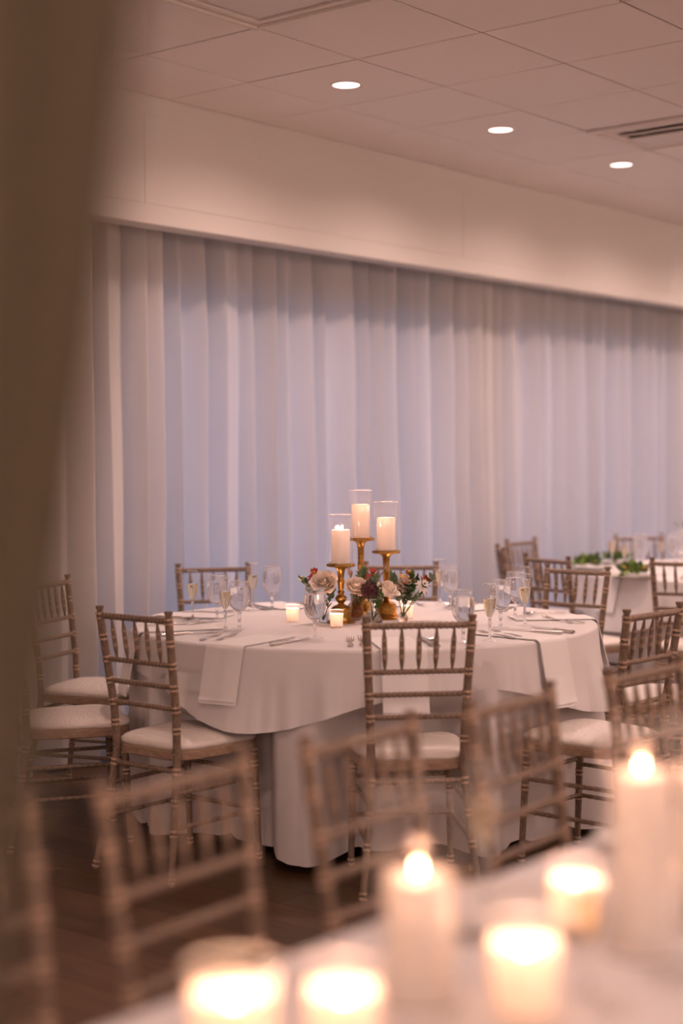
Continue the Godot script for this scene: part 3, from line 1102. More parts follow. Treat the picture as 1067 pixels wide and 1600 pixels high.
func chairs() -> void:
	var g := "limewashed chairs around the main table"
	var labs := [
		"limewashed wooden chair seen sharply from behind at the left front of the main table",
		"limewashed wooden chair, back to the camera, at front centre of main table",
		"limewashed wooden chair at the right front of the main table, back post beside the cloth",
		"limewashed chair cut by the right picture edge, only its ivory seat and legs showing",
		"limewashed chair behind the right end of the main table, back standing before the second table",
		"limewashed chair back behind the main table, just right of the roses and candles",
		"limewashed chair back against the blue curtain behind the glasses at the left of main table",
		"limewashed chair left of the main table, slatted back half hidden by the drape, farther seat",
		"limewashed chair left of the main table, back hidden by the drape, nearer ivory seat"]
	for k in seats.size():
		place_chair(seats[k][0], seats[k][1], labs[k], g)
	g = "limewashed chairs around the second table"
	labs = [
		"limewashed chair at near left of second table, behind main table's right end chair",
		"limewashed chair seen edge-on at far left of the second table, against the curtain",
		"limewashed chair at the back left of the second table, close to the curtain folds",
		"limewashed chair at the back of the second table, right of the salad plates",
		"limewashed chair at the front of the second table, its back hiding part of a plate"]
	for k in seats2.size():
		place_chair(seats2[k][0], seats2[k][1], labs[k], g)
	g = "blurred chairs in a row along the long front table"
	labs = [
		"blurred limewashed chair at the lower left edge, only one post past the drape",
		"large blurred limewashed chair before the dark floor, second from left in the front row",
		"blurred limewashed chair below the front centre chair, third from left in the front row",
		"blurred limewashed chair right of the brightest pillar candle, fourth in the front row",
		"blurred limewashed chair behind the tall candle at right, last of the front row"]
	var xs := [1.335, 1.804, 2.298, 2.82, 3.42]
	for k in 5:
		place_chair(Vector2(xs[k], -1.775), Vector2(0.05 if k != 4 else -0.03, 1.0).normalized(), labs[k], g)


# ---------------------------------------------------------------- tableware
var cache := {}


func goblet_parts() -> Array:
	if cache.has("goblet"): return cache.goblet
	var g := MB.new()
	var st := MB.new()
	var ft := MB.new()
	ft.lathe([[0.034, 0.0005], [0.0345, 0.0015], [0.030, 0.0035], [0.012, 0.006], [0.007, 0.0095]], 28)
	st.lathe([[0.0, 0.0095], [0.0068, 0.0096], [0.006, 0.011], [0.0048, 0.022], [0.0062, 0.034], [0.0082, 0.044], [0.0056, 0.052], [0.0062, 0.060], [0.0085, 0.064], [0.0, 0.0645]], 24)
	g.lathe([[0.0, 0.065], [0.010, 0.0655], [0.025, 0.076], [0.035, 0.090], [0.0405, 0.110], [0.0415, 0.130], [0.0395, 0.152], [0.0350, 0.178], [0.0342, 0.184]], 28)
	var r := MB.new()
	r.lathe([[0.0338, 0.183], [0.0334, 0.1850], [0.0344, 0.1862], [0.0352, 0.1850], [0.0346, 0.183]], 28)
	var w := MB.new()
	w.lathe([[0.0, 0.0665], [0.011, 0.0685], [0.024, 0.0775], [0.034, 0.091], [0.0393, 0.110], [0.0402, 0.130], [0.0385, 0.150], [0.0368, 0.162], [0.0, 0.162]], 28)
	cache.goblet = [g.mesh(), r.mesh(), w.mesh(), st.mesh(), ft.mesh()]
	return cache.goblet


func flute_parts() -> Array:
	if cache.has("flute"): return cache.flute
	var g := MB.new()
	var st := MB.new()
	var ft := MB.new()
	ft.lathe([[0.0285, 0.0005], [0.0292, 0.0015], [0.024, 0.0035], [0.010, 0.006], [0.006, 0.0095]], 24)
	st.lathe([[0.0, 0.0095], [0.0058, 0.0096], [0.005, 0.012], [0.004, 0.030], [0.0042, 0.055], [0.0062, 0.066], [0.0048, 0.074], [0.0065, 0.080], [0.0, 0.0805]], 20)
	g.lathe([[0.0, 0.081], [0.008, 0.084], [0.015, 0.100], [0.0208, 0.122], [0.0232, 0.148], [0.0228, 0.175], [0.0212, 0.202]], 24)
	var r := MB.new()
	r.lathe([[0.0208, 0.201], [0.0206, 0.2028], [0.0212, 0.2036], [0.0218, 0.2028], [0.0215, 0.201]], 24)
	var w := MB.new()
	w.lathe([[0.0, 0.0835], [0.007, 0.0855], [0.014, 0.1005], [0.0198, 0.122], [0.0221, 0.145], [0.0222, 0.150], [0.0, 0.150]], 24)
	cache.flute = [g.mesh(), r.mesh(), w.mesh(), st.mesh(), ft.mesh()]
	return cache.flute


func goblet(x: float, z: float, label: String, group: String, s := 1.0) -> void:
	var o := base("water_goblet", Vector3(x, TABLE, z), x * 7.0)
	var p := goblet_parts()
	obj("bowl", p[0], M.frost, o); obj("rim", p[1], M.rim, o); obj("water", p[2], M.water, o); obj("stem", p[3], M.solid_glass, o); obj("foot", p[4], M.frost, o)
	o.scale = Vector3.ONE * s
	tag(o, label, "glass", group)


func flute(x: float, z: float, label: String, group: String, s := 1.0) -> void:
	var o := base("champagne_flute", Vector3(x, TABLE, z), x * 7.0)
	var p := flute_parts()
	obj("bowl", p[0], M.glass, o); obj("rim", p[1], M.rim, o); obj("champagne", p[2], M.champagne, o); obj("stem", p[3], M.solid_glass, o); obj("foot", p[4], M.frost, o)
	o.scale = Vector3.ONE * s
	tag(o, label, "glass", group)


# cutlery lies along local z, handle end at +z (towards the diner)
func handle_mesh(len_: float) -> MB:
	var mb := MB.new()
	var pts := []
	var hw := []
	var ht := []
	for e in [[0.0, 0.0035, 0.0012], [0.12, 0.0030, 0.0018], [0.4, 0.0036, 0.0020], [0.62, 0.0052, 0.0018], [0.84, 0.0092, 0.0016], [0.94, 0.0098, 0.0016], [0.985, 0.0075, 0.0014], [1.0, 0.0035, 0.001]]:
		pts.append(Vector3(0, 0.004 + 0.003 * sin(PI * e[0]), e[0] * len_)); hw.append(e[1]); ht.append(e[2])
	mb.ribbon(pts, hw, ht)
	return mb


func fork_parts() -> Array:
	if cache.has("fork"): return cache.fork
	var h := handle_mesh(0.125)
	var t := MB.new()
	t.ribbon([Vector3(0, 0.004, 0.002), Vector3(0, 0.003, -0.012), Vector3(0, 0.004, -0.024), Vector3(0, 0.006, -0.032)], [0.0038, 0.009, 0.0122, 0.0122], [0.0014, 0.001, 0.001, 0.001])
	for k in 4:
		var x := -0.0102 + 0.0068 * k
		t.ribbon([Vector3(x, 0.006, -0.030), Vector3(x, 0.0085, -0.048), Vector3(x * 1.02, 0.009, -0.064), Vector3(x * 1.03, 0.0125, -0.076)], [0.0020, 0.0018, 0.0016, 0.0006], [0.0011, 0.001, 0.001, 0.0005], Vector3.UP, 8)
	cache.fork = [h.mesh(), t.mesh()]
	return cache.fork


func knife_parts() -> Array:
	if cache.has("knife"): return cache.knife
	var h := MB.new()
	h.ribbon([Vector3(0, 0.006, 0), Vector3(0, 0.006, 0.03), Vector3(0, 0.006, 0.07), Vector3(0, 0.0065, 0.098), Vector3(0, 0.006, 0.105)], [0.005, 0.0062, 0.0078, 0.0095, 0.005], [0.0045, 0.0048, 0.005, 0.0055, 0.003])
	var b := MB.new()
	b.ribbon([Vector3(0, 0.0055, 0.002), Vector3(0, 0.0055, -0.01), Vector3(-0.001, 0.005, -0.06), Vector3(-0.001, 0.005, -0.105), Vector3(0.003, 0.005, -0.125)], [0.005, 0.0085, 0.0095, 0.0088, 0.002], [0.003, 0.0012, 0.001, 0.0008, 0.0006])
	cache.knife = [h.mesh(), b.mesh()]
	return cache.knife


func spoon_parts() -> Array:
	if cache.has("spoon"): return cache.spoon
	var h := handle_mesh(0.12)
	var b := MB.new()
	var f := func(i: int, j: int) -> Vector3:
		var a := TAU * (i % 20) / 20
		var r := j / 5.0
		var w := 0.019 * (1.0 + 0.12 * sin(a))
		return Vector3(cos(a) * w * r, 0.0025 + 0.008 * r * r, -0.027 + sin(a) * 0.029 * r)
	b.grid(20, 5, f, Vector2.ONE, true, true)
	cache.spoon = [h.mesh(), b.mesh()]
	return cache.spoon


func cutlery(kind: String, c: Vector3, face: Vector2, side: float, r: float, jit: float, label: String, group: String, ends: Array = []) -> void:
	# side: metres to the diner's right; r: metres from the table centre to the piece's waist
	var a := -face
	var right := Vector2(-face.y, face.x)
	var p := Vector2(c.x, c.z) + a * r + right * side
	var turn := atan2(a.x, a.y) + jit
	if ends.size():
		var dir := Vector2(ends[0] - ends[2], ends[1] - ends[3]).normalized()
		p = Vector2(ends[0] + ends[2], ends[1] + ends[3]) / 2.0 - dir * (-0.01 if kind == "table_knife" else 0.027)
		turn = atan2(dir.x, dir.y)
	var o := base(kind, Vector3(p.x, TABLE, p.y), turn)
	o.scale = Vector3(1.12, 1.12, 1.12)
	var parts: Array = fork_parts() if kind == "fork" else knife_parts() if kind == "table_knife" else spoon_parts()
	obj("handle", parts[0], M.silver, o)
	obj({"fork": "tines", "table_knife": "blade", "spoon": "bowl"}[kind], parts[1], M.silver, o)
	tag(o, label, kind.replace("table_", ""), group)


func napkin(c: Vector3, face: Vector2, r0: float, hang: float, width: float, label: String, group: String, shift := 0.0) -> void:
	var a := -face
	var turn := atan2(a.x, a.y)
	var o := base("napkin", Vector3(c.x, TABLE, c.z), turn)
	# profile in (r, y): along the top, round the edge, down
	var prof := []
	var R := 0.931
	for k in 7: prof.append(Vector2(lerpf(r0, R - 0.016, k / 6.0), 0.0015))
	for k in range(1, 5):
		var q := PI / 2 * k / 4
		prof.append(Vector2(R - 0.016 + 0.018 * sin(q), 0.0015 - 0.018 * (1 - cos(q))))
	for k in range(1, 9): prof.append(Vector2(R + 0.002 + 0.046 * k / 8.0, -0.0165 - (hang - 0.018) * k / 8.0))
	var th := 0.0022
	for layer in 2:
		var mb := MB.new()
		var nx := 10
		var m := prof.size() - 1
		var w := width * (1.0 - 0.02 * layer)
		var at := func(t: float, jj: int, lift: float) -> Vector3:
			var p: Vector2 = prof[jj]
			var tang: Vector2 = (prof[mini(jj + 1, m)] - prof[maxi(jj - 1, 0)]).normalized()
			var nrm := Vector2(-tang.y, tang.x)
			if layer == 1 and jj == m: p.y += 0.012
			var q := p + nrm * lift
			var drop := sqrt(maxf(0.0, 1.0 - pow(t * w / 0.95, 2.0)))
			return Vector3(t * w + shift, q.y, q.x - 0.92 * (1.0 - drop))
		var hi := th * (layer + 1)
		var lo := th * layer + 0.0008
		mb.grid(nx, m, func(i: int, j: int) -> Vector3: return at.call(float(i) / nx - 0.5, j, hi), Vector2.ONE, false, true)
		mb.grid(nx, m, func(i: int, j: int) -> Vector3: return at.call(float(i) / nx - 0.5, j, lo))
		for e in [-0.5, 0.5]:
			mb.grid(1, m, func(i: int, j: int) -> Vector3: return at.call(e, j, lo if i == 0 else hi), Vector2.ONE, false, e < 0)
		for j in [0, m]:
			mb.grid(nx, 1, func(i: int, k: int) -> Vector3: return at.call(float(i) / nx - 0.5, j, lo if k == 0 else hi), Vector2.ONE, false, j == 0)
		obj("fold", mb.mesh(), M.napkin, o)
	tag(o, label, "napkin", group)


# ---------------------------------------------------------------- candles
func flame_at(o: Node3D, y: float, s := 1.0, energy := CANDLE_ENERGY, dx := 0.0) -> void:
	var wk := MB.new()
	wk.tube([Vector3(dx, y - 0.004, 0), Vector3(dx, y + 0.006, 0.0005), Vector3(dx + 0.001, y + 0.010, 0.001)], [0.0011, 0.0011, 0.0009], 6)
	obj("wick", wk.mesh(), M.wick, o)
	var fl := MB.new()
	fl.lathe([[0.0, 0.0], [0.0030, 0.003], [0.0055, 0.009], [0.0060, 0.013], [0.0045, 0.020], [0.0022, 0.027], [0.0, 0.034]], 12, Transform3D(Basis.from_scale(Vector3.ONE * s), Vector3(dx, y + 0.005, 0)))
	obj("flame", fl.mesh(), M.flame, o)
	var l := OmniLight3D.new()
	l.name = "light"
	l.position = Vector3(dx, y + 0.005 + 0.014 * s, 0)
	l.light_color = CANDLE_COLOR
	l.light_energy = energy
	l.light_size = 0.003
	l.omni_range = 20.0
	l.omni_attenuation = 2.0
	l.shadow_enabled = true
	o.add_child(l)


func pillar(at: Vector3, r: float, h: float, label: String, group: String, energy := CANDLE_ENERGY, fs := 1.0, two := false, wd := 0.010) -> void:
	var o := base("pillar_candle", at)
	var mb := MB.new()
	mb.lathe([[0.0, 0.0], [r - 0.002, 0.0], [r, 0.002], [r, h - 0.003], [r - 0.002, h], [r - 0.004, h - 0.001], [r - 0.007, h - 0.006], [r - 0.010, h - wd], [r * 0.4, h - wd - 0.002], [0.0, h - wd - 0.002]], 40)
	obj("wax", mb.mesh(), M.wax, o)
	if two:
		flame_at(o, h - wd, fs * 0.8, energy * 0.5, -0.013)
		flame_at(o, h - wd, fs * 0.7, energy * 0.5, 0.013)
	else:
		flame_at(o, h - wd, fs, energy)
	tag(o, label, "candle", group)


func hurricane(at: Vector3, r: float, h: float, label: String, group: String) -> void:
	var o := base("hurricane_glass", at)
	var mb := MB.new()
	mb.lathe([[r, 0.001], [r, h]], 40)
	obj("cylinder", mb.mesh(), M.glass, o)
	mb = MB.new()
	mb.lathe([[r - 0.0012, h - 0.001], [r - 0.0014, h + 0.001], [r, h + 0.0022], [r + 0.0014, h + 0.001], [r + 0.0012, h - 0.001]], 40)
	obj("rim", mb.mesh(), M.rim, o)
	mb = MB.new()
	mb.lathe([[r + 0.001, 0.0], [r + 0.0016, 0.002], [r + 0.001, 0.004]], 40)
	obj("foot_rim", mb.mesh(), M.rim, o)
	tag(o, label, "candle glass", group)


func candlestick(at: Vector3, h: float, label: String) -> void:
	var o := base("candlestick", at)
	var b := MB.new()
	b.lathe([[0.0, 0.0], [0.056, 0.0], [0.057, 0.003], [0.055, 0.007], [0.048, 0.010], [0.046, 0.016], [0.042, 0.020], [0.0405, 0.026], [0.0415, 0.030], [0.0405, 0.050], [0.038, 0.060], [0.030, 0.067], [0.016, 0.072], [0.0105, 0.078]], 36)
	obj("base", b.mesh(), M.brass, o)
	var s := MB.new()
	var k := h - 0.233
	s.lathe([[0.0105, 0.078], [0.013, 0.081], [0.0205, 0.088], [0.0235, 0.096], [0.0215, 0.104], [0.014, 0.110], [0.0105, 0.113], [0.0125, 0.118], [0.0145, 0.122], [0.0125, 0.127], [0.0100, 0.130], [0.0115, 0.140 + k * 0.3], [0.0135, 0.158 + k * 0.6], [0.0150, 0.162 + k * 0.6], [0.0135, 0.166 + k * 0.6], [0.0120, 0.172 + k * 0.6], [0.0135, 0.190 + k], [0.0165, 0.208 + k], [0.026, 0.217 + k], [0.030, h - 0.0125]], 28)
	obj("stem", s.mesh(), M.brass, o)
	var p := MB.new()
	p.lathe([[0.028, h - 0.0130], [0.054, h - 0.0125], [0.057, h - 0.010], [0.0575, h - 0.004], [0.056, h - 0.001], [0.053, h], [0.050, h - 0.001], [0.0, h - 0.001]], 40)
	obj("plate", p.mesh(), M.brass, o)
	tag(o, label, "candlestick", "brass candlesticks on the main table")


func votive(at: Vector3, label: String, group: String, s := 1.0, energy := CANDLE_ENERGY * 0.7) -> void:
	var o := base("votive_candle", at)
	var g := MB.new()
	g.lathe([[0.0, 0.0], [0.0225 * s, 0.0], [0.024 * s, 0.002 * s], [0.0285 * s, 0.064 * s], [0.0290 * s, 0.066 * s]], 28)
	obj("glass_cup", g.mesh(), M.glass, o)
	var r := MB.new()
	r.lathe([[0.0284 * s, 0.0655 * s], [0.0282 * s, 0.067 * s], [0.0290 * s, 0.068 * s], [0.0297 * s, 0.067 * s], [0.0293 * s, 0.0655 * s]], 28)
	obj("rim", r.mesh(), M.rim, o)
	var w := MB.new()
	w.lathe([[0.0, 0.004 * s], [0.0222 * s, 0.004 * s], [0.0238 * s, 0.007 * s], [0.0268 * s, 0.050 * s], [0.0262 * s, 0.053 * s], [0.0235 * s, 0.050 * s], [0.0215 * s, 0.032 * s], [0.0, 0.030 * s]], 28)
	obj("wax", w.mesh(), M.wax, o)
	flame_at(o, 0.031 * s, 0.55 * s, energy)
	tag(o, label, "candle", group)


# ---------------------------------------------------------------- flowers
func petal(w: float, l: float, cup: float, curl: float, nu := 6, nv := 6) -> Mesh:
	# a petal growing up +y from the origin, cupped towards -z, lip curled to +z
	var mb := MB.new()
	var f := func(i: int, j: int) -> Vector3:
		var u := float(i) / nu * 2.0 - 1.0
		var v := float(j) / nv
		var half := w * 0.5 * pow(sin(clampf(v * 0.86 + 0.10, 0, 1) * PI), 0.6)
		if v > 0.98: half *= 0.75
		var x := u * half
		var z := -cup * (1.0 - u * u) * 0.0 + cup * u * u * -1.0 + curl * pow(v, 3.0) * (0.6 + 0.4 * u * u)
		var y := l * v * (1.0 - 0.12 * u * u * v)
		return Vector3(x, y, z)
	mb.grid(nu, nv, f)
	return mb.mesh()


func rose(at: Vector3, lean: Vector3, size: float, foot: Vector3, label: String, pm: Material) -> void:
	var o := base("rose", at)
	tag(o, label, "flower", "roses in the centrepiece")
	var up := lean.normalized()
	var x := up.cross(Vector3.FORWARD).normalized()
	var bs := Basis(x, up, x.cross(up))
	var R := size * 0.5
	for layer in 6:
		var cnt: int = [2, 3, 3, 4, 5, 5][layer]
		var rim_r: float = R * [0.13, 0.27, 0.41, 0.58, 0.78, 0.98][layer]
		var ytop: float = R * [0.66, 0.66, 0.62, 0.52, 0.36, 0.10][layer]
		var lip: float = [0.0, 0.10, 0.14, 0.18, 0.22, 0.28][layer]
		var wide := TAU / cnt * 1.30
		var mb := MB.new()
		var f := func(i: int, j: int) -> Vector3:
			var u := float(i) / 8 * 2.0 - 1.0
			var v := float(j) / 8
			var az := u * wide * 0.5 * (0.5 + 0.5 * sin(minf(1.0, v * 1.2) * PI * 0.5)) * (1.0 - 0.30 * pow(v, 6.0))
			var q := rim_r * pow(sin(clampf(v * 0.94 + 0.06, 0, 1) * PI * 0.56), 0.7) * (1.0 + lip * pow(v, 5.0) - 0.07 * u)
			var y := lerpf(-0.85 * R, ytop, v) - R * (0.20 * pow(absf(u), 3.0) * v + lip * 0.55 * pow(v, 8.0) * (1.0 - 0.5 * u * u))
			return Vector3(sin(az) * q, y, cos(az) * q)
		mb.grid(8, 8, f)
		var pmesh := mb.mesh()
		for k in cnt:
			var a := TAU * k / cnt + layer * 0.9 + 0.2 * sin(k * 3.1 + layer)
			obj("petal", pmesh, pm, o, Transform3D(bs * Basis(Vector3.UP, a) * Basis(Vector3.RIGHT, 0.06 * sin(k * 2.0 + layer)), Vector3.ZERO))
	var st := MB.new()
	var local := foot - at
	var c := up * (-size * 0.48)
	st.tube([c, c.lerp(local, 0.35) + up * -0.006, c.lerp(local, 0.7), local], [0.0024, 0.0022, 0.002, 0.002], 7)
	obj("stem", st.mesh(), M.stem, o)
	for k in 4:
		var lm := leaf_mesh(0.010, 0.022)
		obj("sepal", lm, M.leaf, o, Transform3D(bs * Basis(Vector3.UP, TAU * k / 4) * Basis(Vector3.RIGHT, 1.0), c))


func leaf_mesh(w: float, l: float, bend := 0.25, nu := 4, nv := 7) -> Mesh:
	var mb := MB.new()
	var f := func(i: int, j: int) -> Vector3:
		var u := float(i) / nu * 2.0 - 1.0
		var v := float(j) / nv
		var half := w * 0.5 * pow(sin(PI * pow(v, 0.8)), 0.9) if v > 0.0 and v < 1.0 else 0.0
		return Vector3(u * half, l * v, bend * l * v * v + absf(u) * half * 0.3)
	mb.grid(nu, nv, f)
	return mb.mesh()


func sprig(called: String, at: Vector3, tip: Vector3, count: int, w: float, l: float, m: Material, label: String, seed_: int, spread := 0.9, parent_group := "foliage sprigs in the centrepiece") -> void:
	var r := RandomNumberGenerator.new()
	r.seed = seed_
	var o := base(called, at)
	tag(o, label, "foliage", parent_group)
	var d := tip - at
	var st := MB.new()
	var mid := d * 0.5 + Vector3(r.randf_range(-0.01, 0.01), 0.012, r.randf_range(-0.01, 0.01))
	var curve := func(t: float) -> Vector3: return mid * 2.0 * t * (1.0 - t) * 2.0 * 0.5 + d * t * t + mid * 0.0
	var pts := []
	for k in 7: pts.append(curve.call(k / 6.0))
	st.tube(pts, [0.002, 0.0019, 0.0018, 0.0016, 0.0014, 0.0012, 0.0008], 6)
	obj("stem", st.mesh(), M.stem, o)
	var lms := [leaf_mesh(w, l), leaf_mesh(w * 0.85, l * 1.1, -0.15), leaf_mesh(w * 1.1, l * 0.8, 0.4)]
	for k in count:
		var t := 0.35 + 0.65 * k / maxf(1.0, count - 1)
		var p: Vector3 = curve.call(t)
		var dir := (d.normalized() * 0.5 + Vector3(r.randf_range(-1, 1), r.randf_range(-0.3, 0.8), r.randf_range(-1, 1)) * spread).normalized()
		var x := dir.cross(Vector3(r.randf() - 0.5, 1, r.randf() - 0.5)).normalized()
		obj("leaf", lms[k % 3], m, o, Transform3D(Basis(x, dir, x.cross(dir)), p))


func bloom(called: String, at: Vector3, lean: Vector3, size: float, layers: int, m: Material, centre: Material, foot: Vector3, label: String, cat := "flower") -> void:
	var o := base(called, at)
	tag(o, label, cat)
	var up := lean.normalized()
	var x := up.cross(Vector3(0.3, 0.1, 1)).normalized()
	var bs := Basis(x, up, x.cross(up))
	for layer in layers:
		var cnt := 7 + layer * 2
		var lm := leaf_mesh(size * 0.24, size * (0.30 + 0.20 * layer / maxf(1, layers - 1)), 0.5)
		for k in cnt:
			var t := Transform3D(bs * Basis(Vector3.UP, TAU * k / cnt + layer * 0.4) * Basis(Vector3.RIGHT, 0.35 + 1.15 * layer / maxf(1, layers - 1)), up * -size * 0.08 * layer)
			obj("petal", lm, m, o, t)
	var ct := MB.new()
	ct.lathe([[size * 0.13, 0.0], [size * 0.11, size * 0.08], [size * 0.05, size * 0.12], [0.0, size * 0.13]], 12, Transform3D(bs, Vector3.ZERO))
	obj("centre", ct.mesh(), centre, o)
	var st := MB.new()
	var local := foot - at
	st.tube([up * -size * 0.05, local * 0.4 + Vector3(0, 0.004, 0), local], [0.0022, 0.002, 0.0018], 6)
	obj("stem", st.mesh(), M.stem, o)


# ---------------------------------------------------------------- what stands where
func main_table_things() -> void:
	var where := ["before the left front chair", "before the front centre chair", "before the right front chair", "before the chair cut by the right edge", "before the chair at the right end", "before the chair behind the roses", "before the chair against the blue curtain", "before the farther drape-side chair", "before the nearer drape-side chair"]
	var jit := [0.10, -0.06, 0.5, 0.35, 0.2, 0.1, -0.1, 0.15, -0.15]
	for k in seats.size():
		var to: Vector2 = (Vector2(TC.x, TC.z) - seats[k][0]).normalized()
		if k == 0:
			to = Vector2(0.992, -0.128)
		napkin(TC, to, 0.60, 0.20 + 0.02 * (k % 3), 0.16, "folded white napkin hanging over the table edge " + where[k], "napkins on the main table", -0.012 if k == 0 else 0.0)
		if k == 0: to = Vector2(1, 0.02)
		var j: float = jit[k]
		var seen_at: Dictionary = {   # handle end and tip, where the photograph shows the piece
			0: {"outer": [3.929, -3.878, 4.236, -4.012], "inner": [3.955, -3.822, 4.27, -3.965], "knife": [3.999, -3.59, 4.258, -3.626]},
			1: {"outer": [4.102, -3.310, 4.376, -3.533], "inner": [4.146, -3.295, 4.424, -3.520], "spoon": [4.331, -3.104, 4.498, -3.263]},
			2: {"outer": [4.701, -2.984, 4.841, -3.25], "inner": [4.673, -3.005, 4.770, -3.25]},
			3: {"outer": [5.273, -3.077, 5.330, -3.306], "inner": [5.229, -3.085, 5.37, -3.351], "knife": [4.959, -2.952, 5.038, -3.166]},
			8: {"knife": [3.981, -4.111, 4.237, -4.047]}}.get(k, {})
		cutlery("fork", TC, to, -0.150, 0.72, j + 0.25, "outer silver fork left of the napkin " + where[k], "forks on the main table", seen_at.get("outer", []))
		cutlery("fork", TC, to, -0.112, 0.70, j - 0.10, "inner silver fork left of the napkin " + where[k], "forks on the main table", seen_at.get("inner", []))
		cutlery("table_knife", TC, to, 0.115, 0.75, j * 0.6, "silver knife right of the napkin " + where[k], "knives on the main table", seen_at.get("knife", []))
		if k in [1, 3, 4, 7]:
			cutlery("spoon", TC, to, 0.155, 0.73, j * 0.5, "silver spoon beside the knife " + where[k], "spoons on the main table", seen_at.get("spoon", []))
	var gg := "water goblets on the main table"
	goblet(4.515, -4.336, "stemmed water goblet partly behind a champagne flute, before the left chair back", gg)
	goblet(4.343, -4.053, "frosty stemmed water goblet right beside the nearest flute of the left group", gg)
	goblet(5.003, -4.474, "stemmed water goblet against the blue curtain, right of the left chair back", gg)
	goblet(4.271, -3.613, "stemmed water goblet reflecting candlelight, left of the roses near table front", gg)
	goblet(4.50, -3.12, "stemmed water goblet sparkling with candlelight behind the front centre chair", gg)
	goblet(5.496, -3.88, "full stemmed water goblet behind the flowers, before the back right chair", gg)
	goblet(4.965, -3.269, "cloudy stemmed water goblet nearest of the pair at the right of main table", gg)
	goblet(5.34, -3.445, "stemmed water goblet half hidden behind the cloudy one at right", gg)
	gg = "champagne flutes on the main table"
	flute(4.457, -4.416, "champagne flute before the left chair back, leftmost glass on the main table", gg)
	flute(4.263, -4.051, "champagne flute with amber glow, nearest glass of the left group", gg)
	flute(4.933, -4.523, "champagne flute standing before the right post of the left chair back", gg)
	flute(4.585, -3.065, "champagne flute behind the right post of the front centre chair", gg)
	flute(5.62, -4.02, "champagne flute mostly hidden behind the full goblet at back right", gg)
	flute(5.077, -3.231, "half full champagne flute nearest at the right of main table", gg)
	flute(5.406, -3.441, "champagne flute behind the nearer flute at right of main table", gg)
	# candle group
	var g1 := Vector3(4.751, TABLE, -3.882)
	var g2 := Vector3(5.000, TABLE, -3.978)
	var g3 := Vector3(4.985, TABLE, -3.835)
	var hs := [0.236, 0.325, 0.278]
	var gs := [g1, g2, g3]
	var nm := ["the shortest, at front left", "the tallest, in the middle behind", "the middle height, at right"]
	for k in 3:
		candlestick(gs[k], hs[k], "turned brass candlestick, %s of the three" % nm[k])
		var t: Vector3 = gs[k] + Vector3(0, hs[k] + 0.0005, 0)
		pillar(t, 0.037, 0.133 if k != 1 else 0.137, "lit white pillar candle on the brass candlestick that is " + nm[k].replace(", at front left", " at front left").replace(", in the middle behind", " in the middle").replace(", at right", " at right"), "pillar candles on the main table", CANDLE_ENERGY * (0.4 if k == 0 else 0.9), 0.42, k == 0, 0.005 if k == 0 else 0.030)
		hurricane(t, 0.0485, 0.192 + 0.002 * k, "clear glass cylinder round the candle on the candlestick that is " + ["shortest", "tallest", "middle height"][k], "hurricane glasses on the main table")
	var vg := "votive candles on the main table"
	votive(Vector3(4.675, TABLE, -4.071), "small lit votive candle left of the candlesticks, alone on the white cloth", vg)
	votive(Vector3(4.614, TABLE, -3.793), "small lit votive candle directly before the short candlestick", vg)
	votive(Vector3(5.036, TABLE, -3.770), "small lit votive candle right of the brass candlesticks behind the gourd vase", vg)
	# vases
	var vz := func(at: Vector3, prof: Array, m: Material, label: String) -> void:
		var o := base("bud_vase", at)
		var mb := MB.new()
		mb.lathe(prof, 28)
		obj("glass", mb.mesh(), m, o)
		var e: Array = prof[prof.size() - 1]
		var rm := MB.new()
		rm.lathe([[e[0] - 0.001, e[1] - 0.001], [e[0], e[1] + 0.0012], [e[0] + 0.0012, e[1] - 0.001]], 28)
		obj("rim", rm.mesh(), M.rim if m == M.glass else m, o)
		if m == M.glass:
			var wm := MB.new()
			var wp := []
			for q in prof:
				if q[1] < 0.05: wp.append([maxf(0.0, q[0] - 0.0012), q[1] + 0.001])
			wp.append([0.0, wp[wp.size() - 1][1]])
			wm.lathe(wp, 28)
			obj("water", wm.mesh(), M.water, o)
		tag(o, label, "vase", "bud vases of the centrepiece")
	var v1 := Vector3(4.73, TABLE, -3.955)
	var v2 := Vector3(4.865, TABLE, -3.905)
	var v3 := Vector3(4.80, TABLE, -3.762)
	var v4 := Vector3(4.915, TABLE, -3.700)
	vz.call(v1, [[0.0, 0.0], [0.018, 0.0], [0.020, 0.003], [0.021, 0.04], [0.019, 0.075], [0.0195, 0.095]], M.glass, "slim clear bud vase behind the short candlestick, holding the leftmost rose")
	vz.call(v2, [[0.0, 0.0], [0.022, 0.0], [0.034, 0.014], [0.037, 0.034], [0.030, 0.056], [0.017, 0.074], [0.0145, 0.09], [0.019, 0.104]], M.amber, "amber glass bud vase between the brass candlesticks")
	vz.call(v3, [[0.0, 0.0], [0.036, 0.0], [0.040, 0.005], [0.036, 0.022], [0.022, 0.046], [0.012, 0.066], [0.0115, 0.085], [0.016, 0.096]], M.glass, "conical clear bud vase with green stems behind the front chair's left post")
	vz.call(v4, [[0.0, 0.0], [0.018, 0.0], [0.0215, 0.006], [0.022, 0.020], [0.013, 0.034], [0.0125, 0.038], [0.024, 0.052], [0.028, 0.070], [0.022, 0.088], [0.013, 0.098], [0.013, 0.108]], M.glass, "gourd shaped clear bud vase right of the right candlestick")
	# flowers; each is placed by eye round its vase
	var mouth1 := v1 + Vector3(0, 0.01, 0)
	var mouth2 := v2 + Vector3(0, 0.03, 0)
	var mouth3 := v3 + Vector3(0, 0.008, 0)
	var mouth4 := v4 + Vector3(0, 0.02, 0)
	rose(Vector3(4.672, 0.938, -3.905), Vector3(-0.7, 0.55, 0.45), 0.088, mouth1, "open creamy white rose at far left of the centrepiece", M.rose)
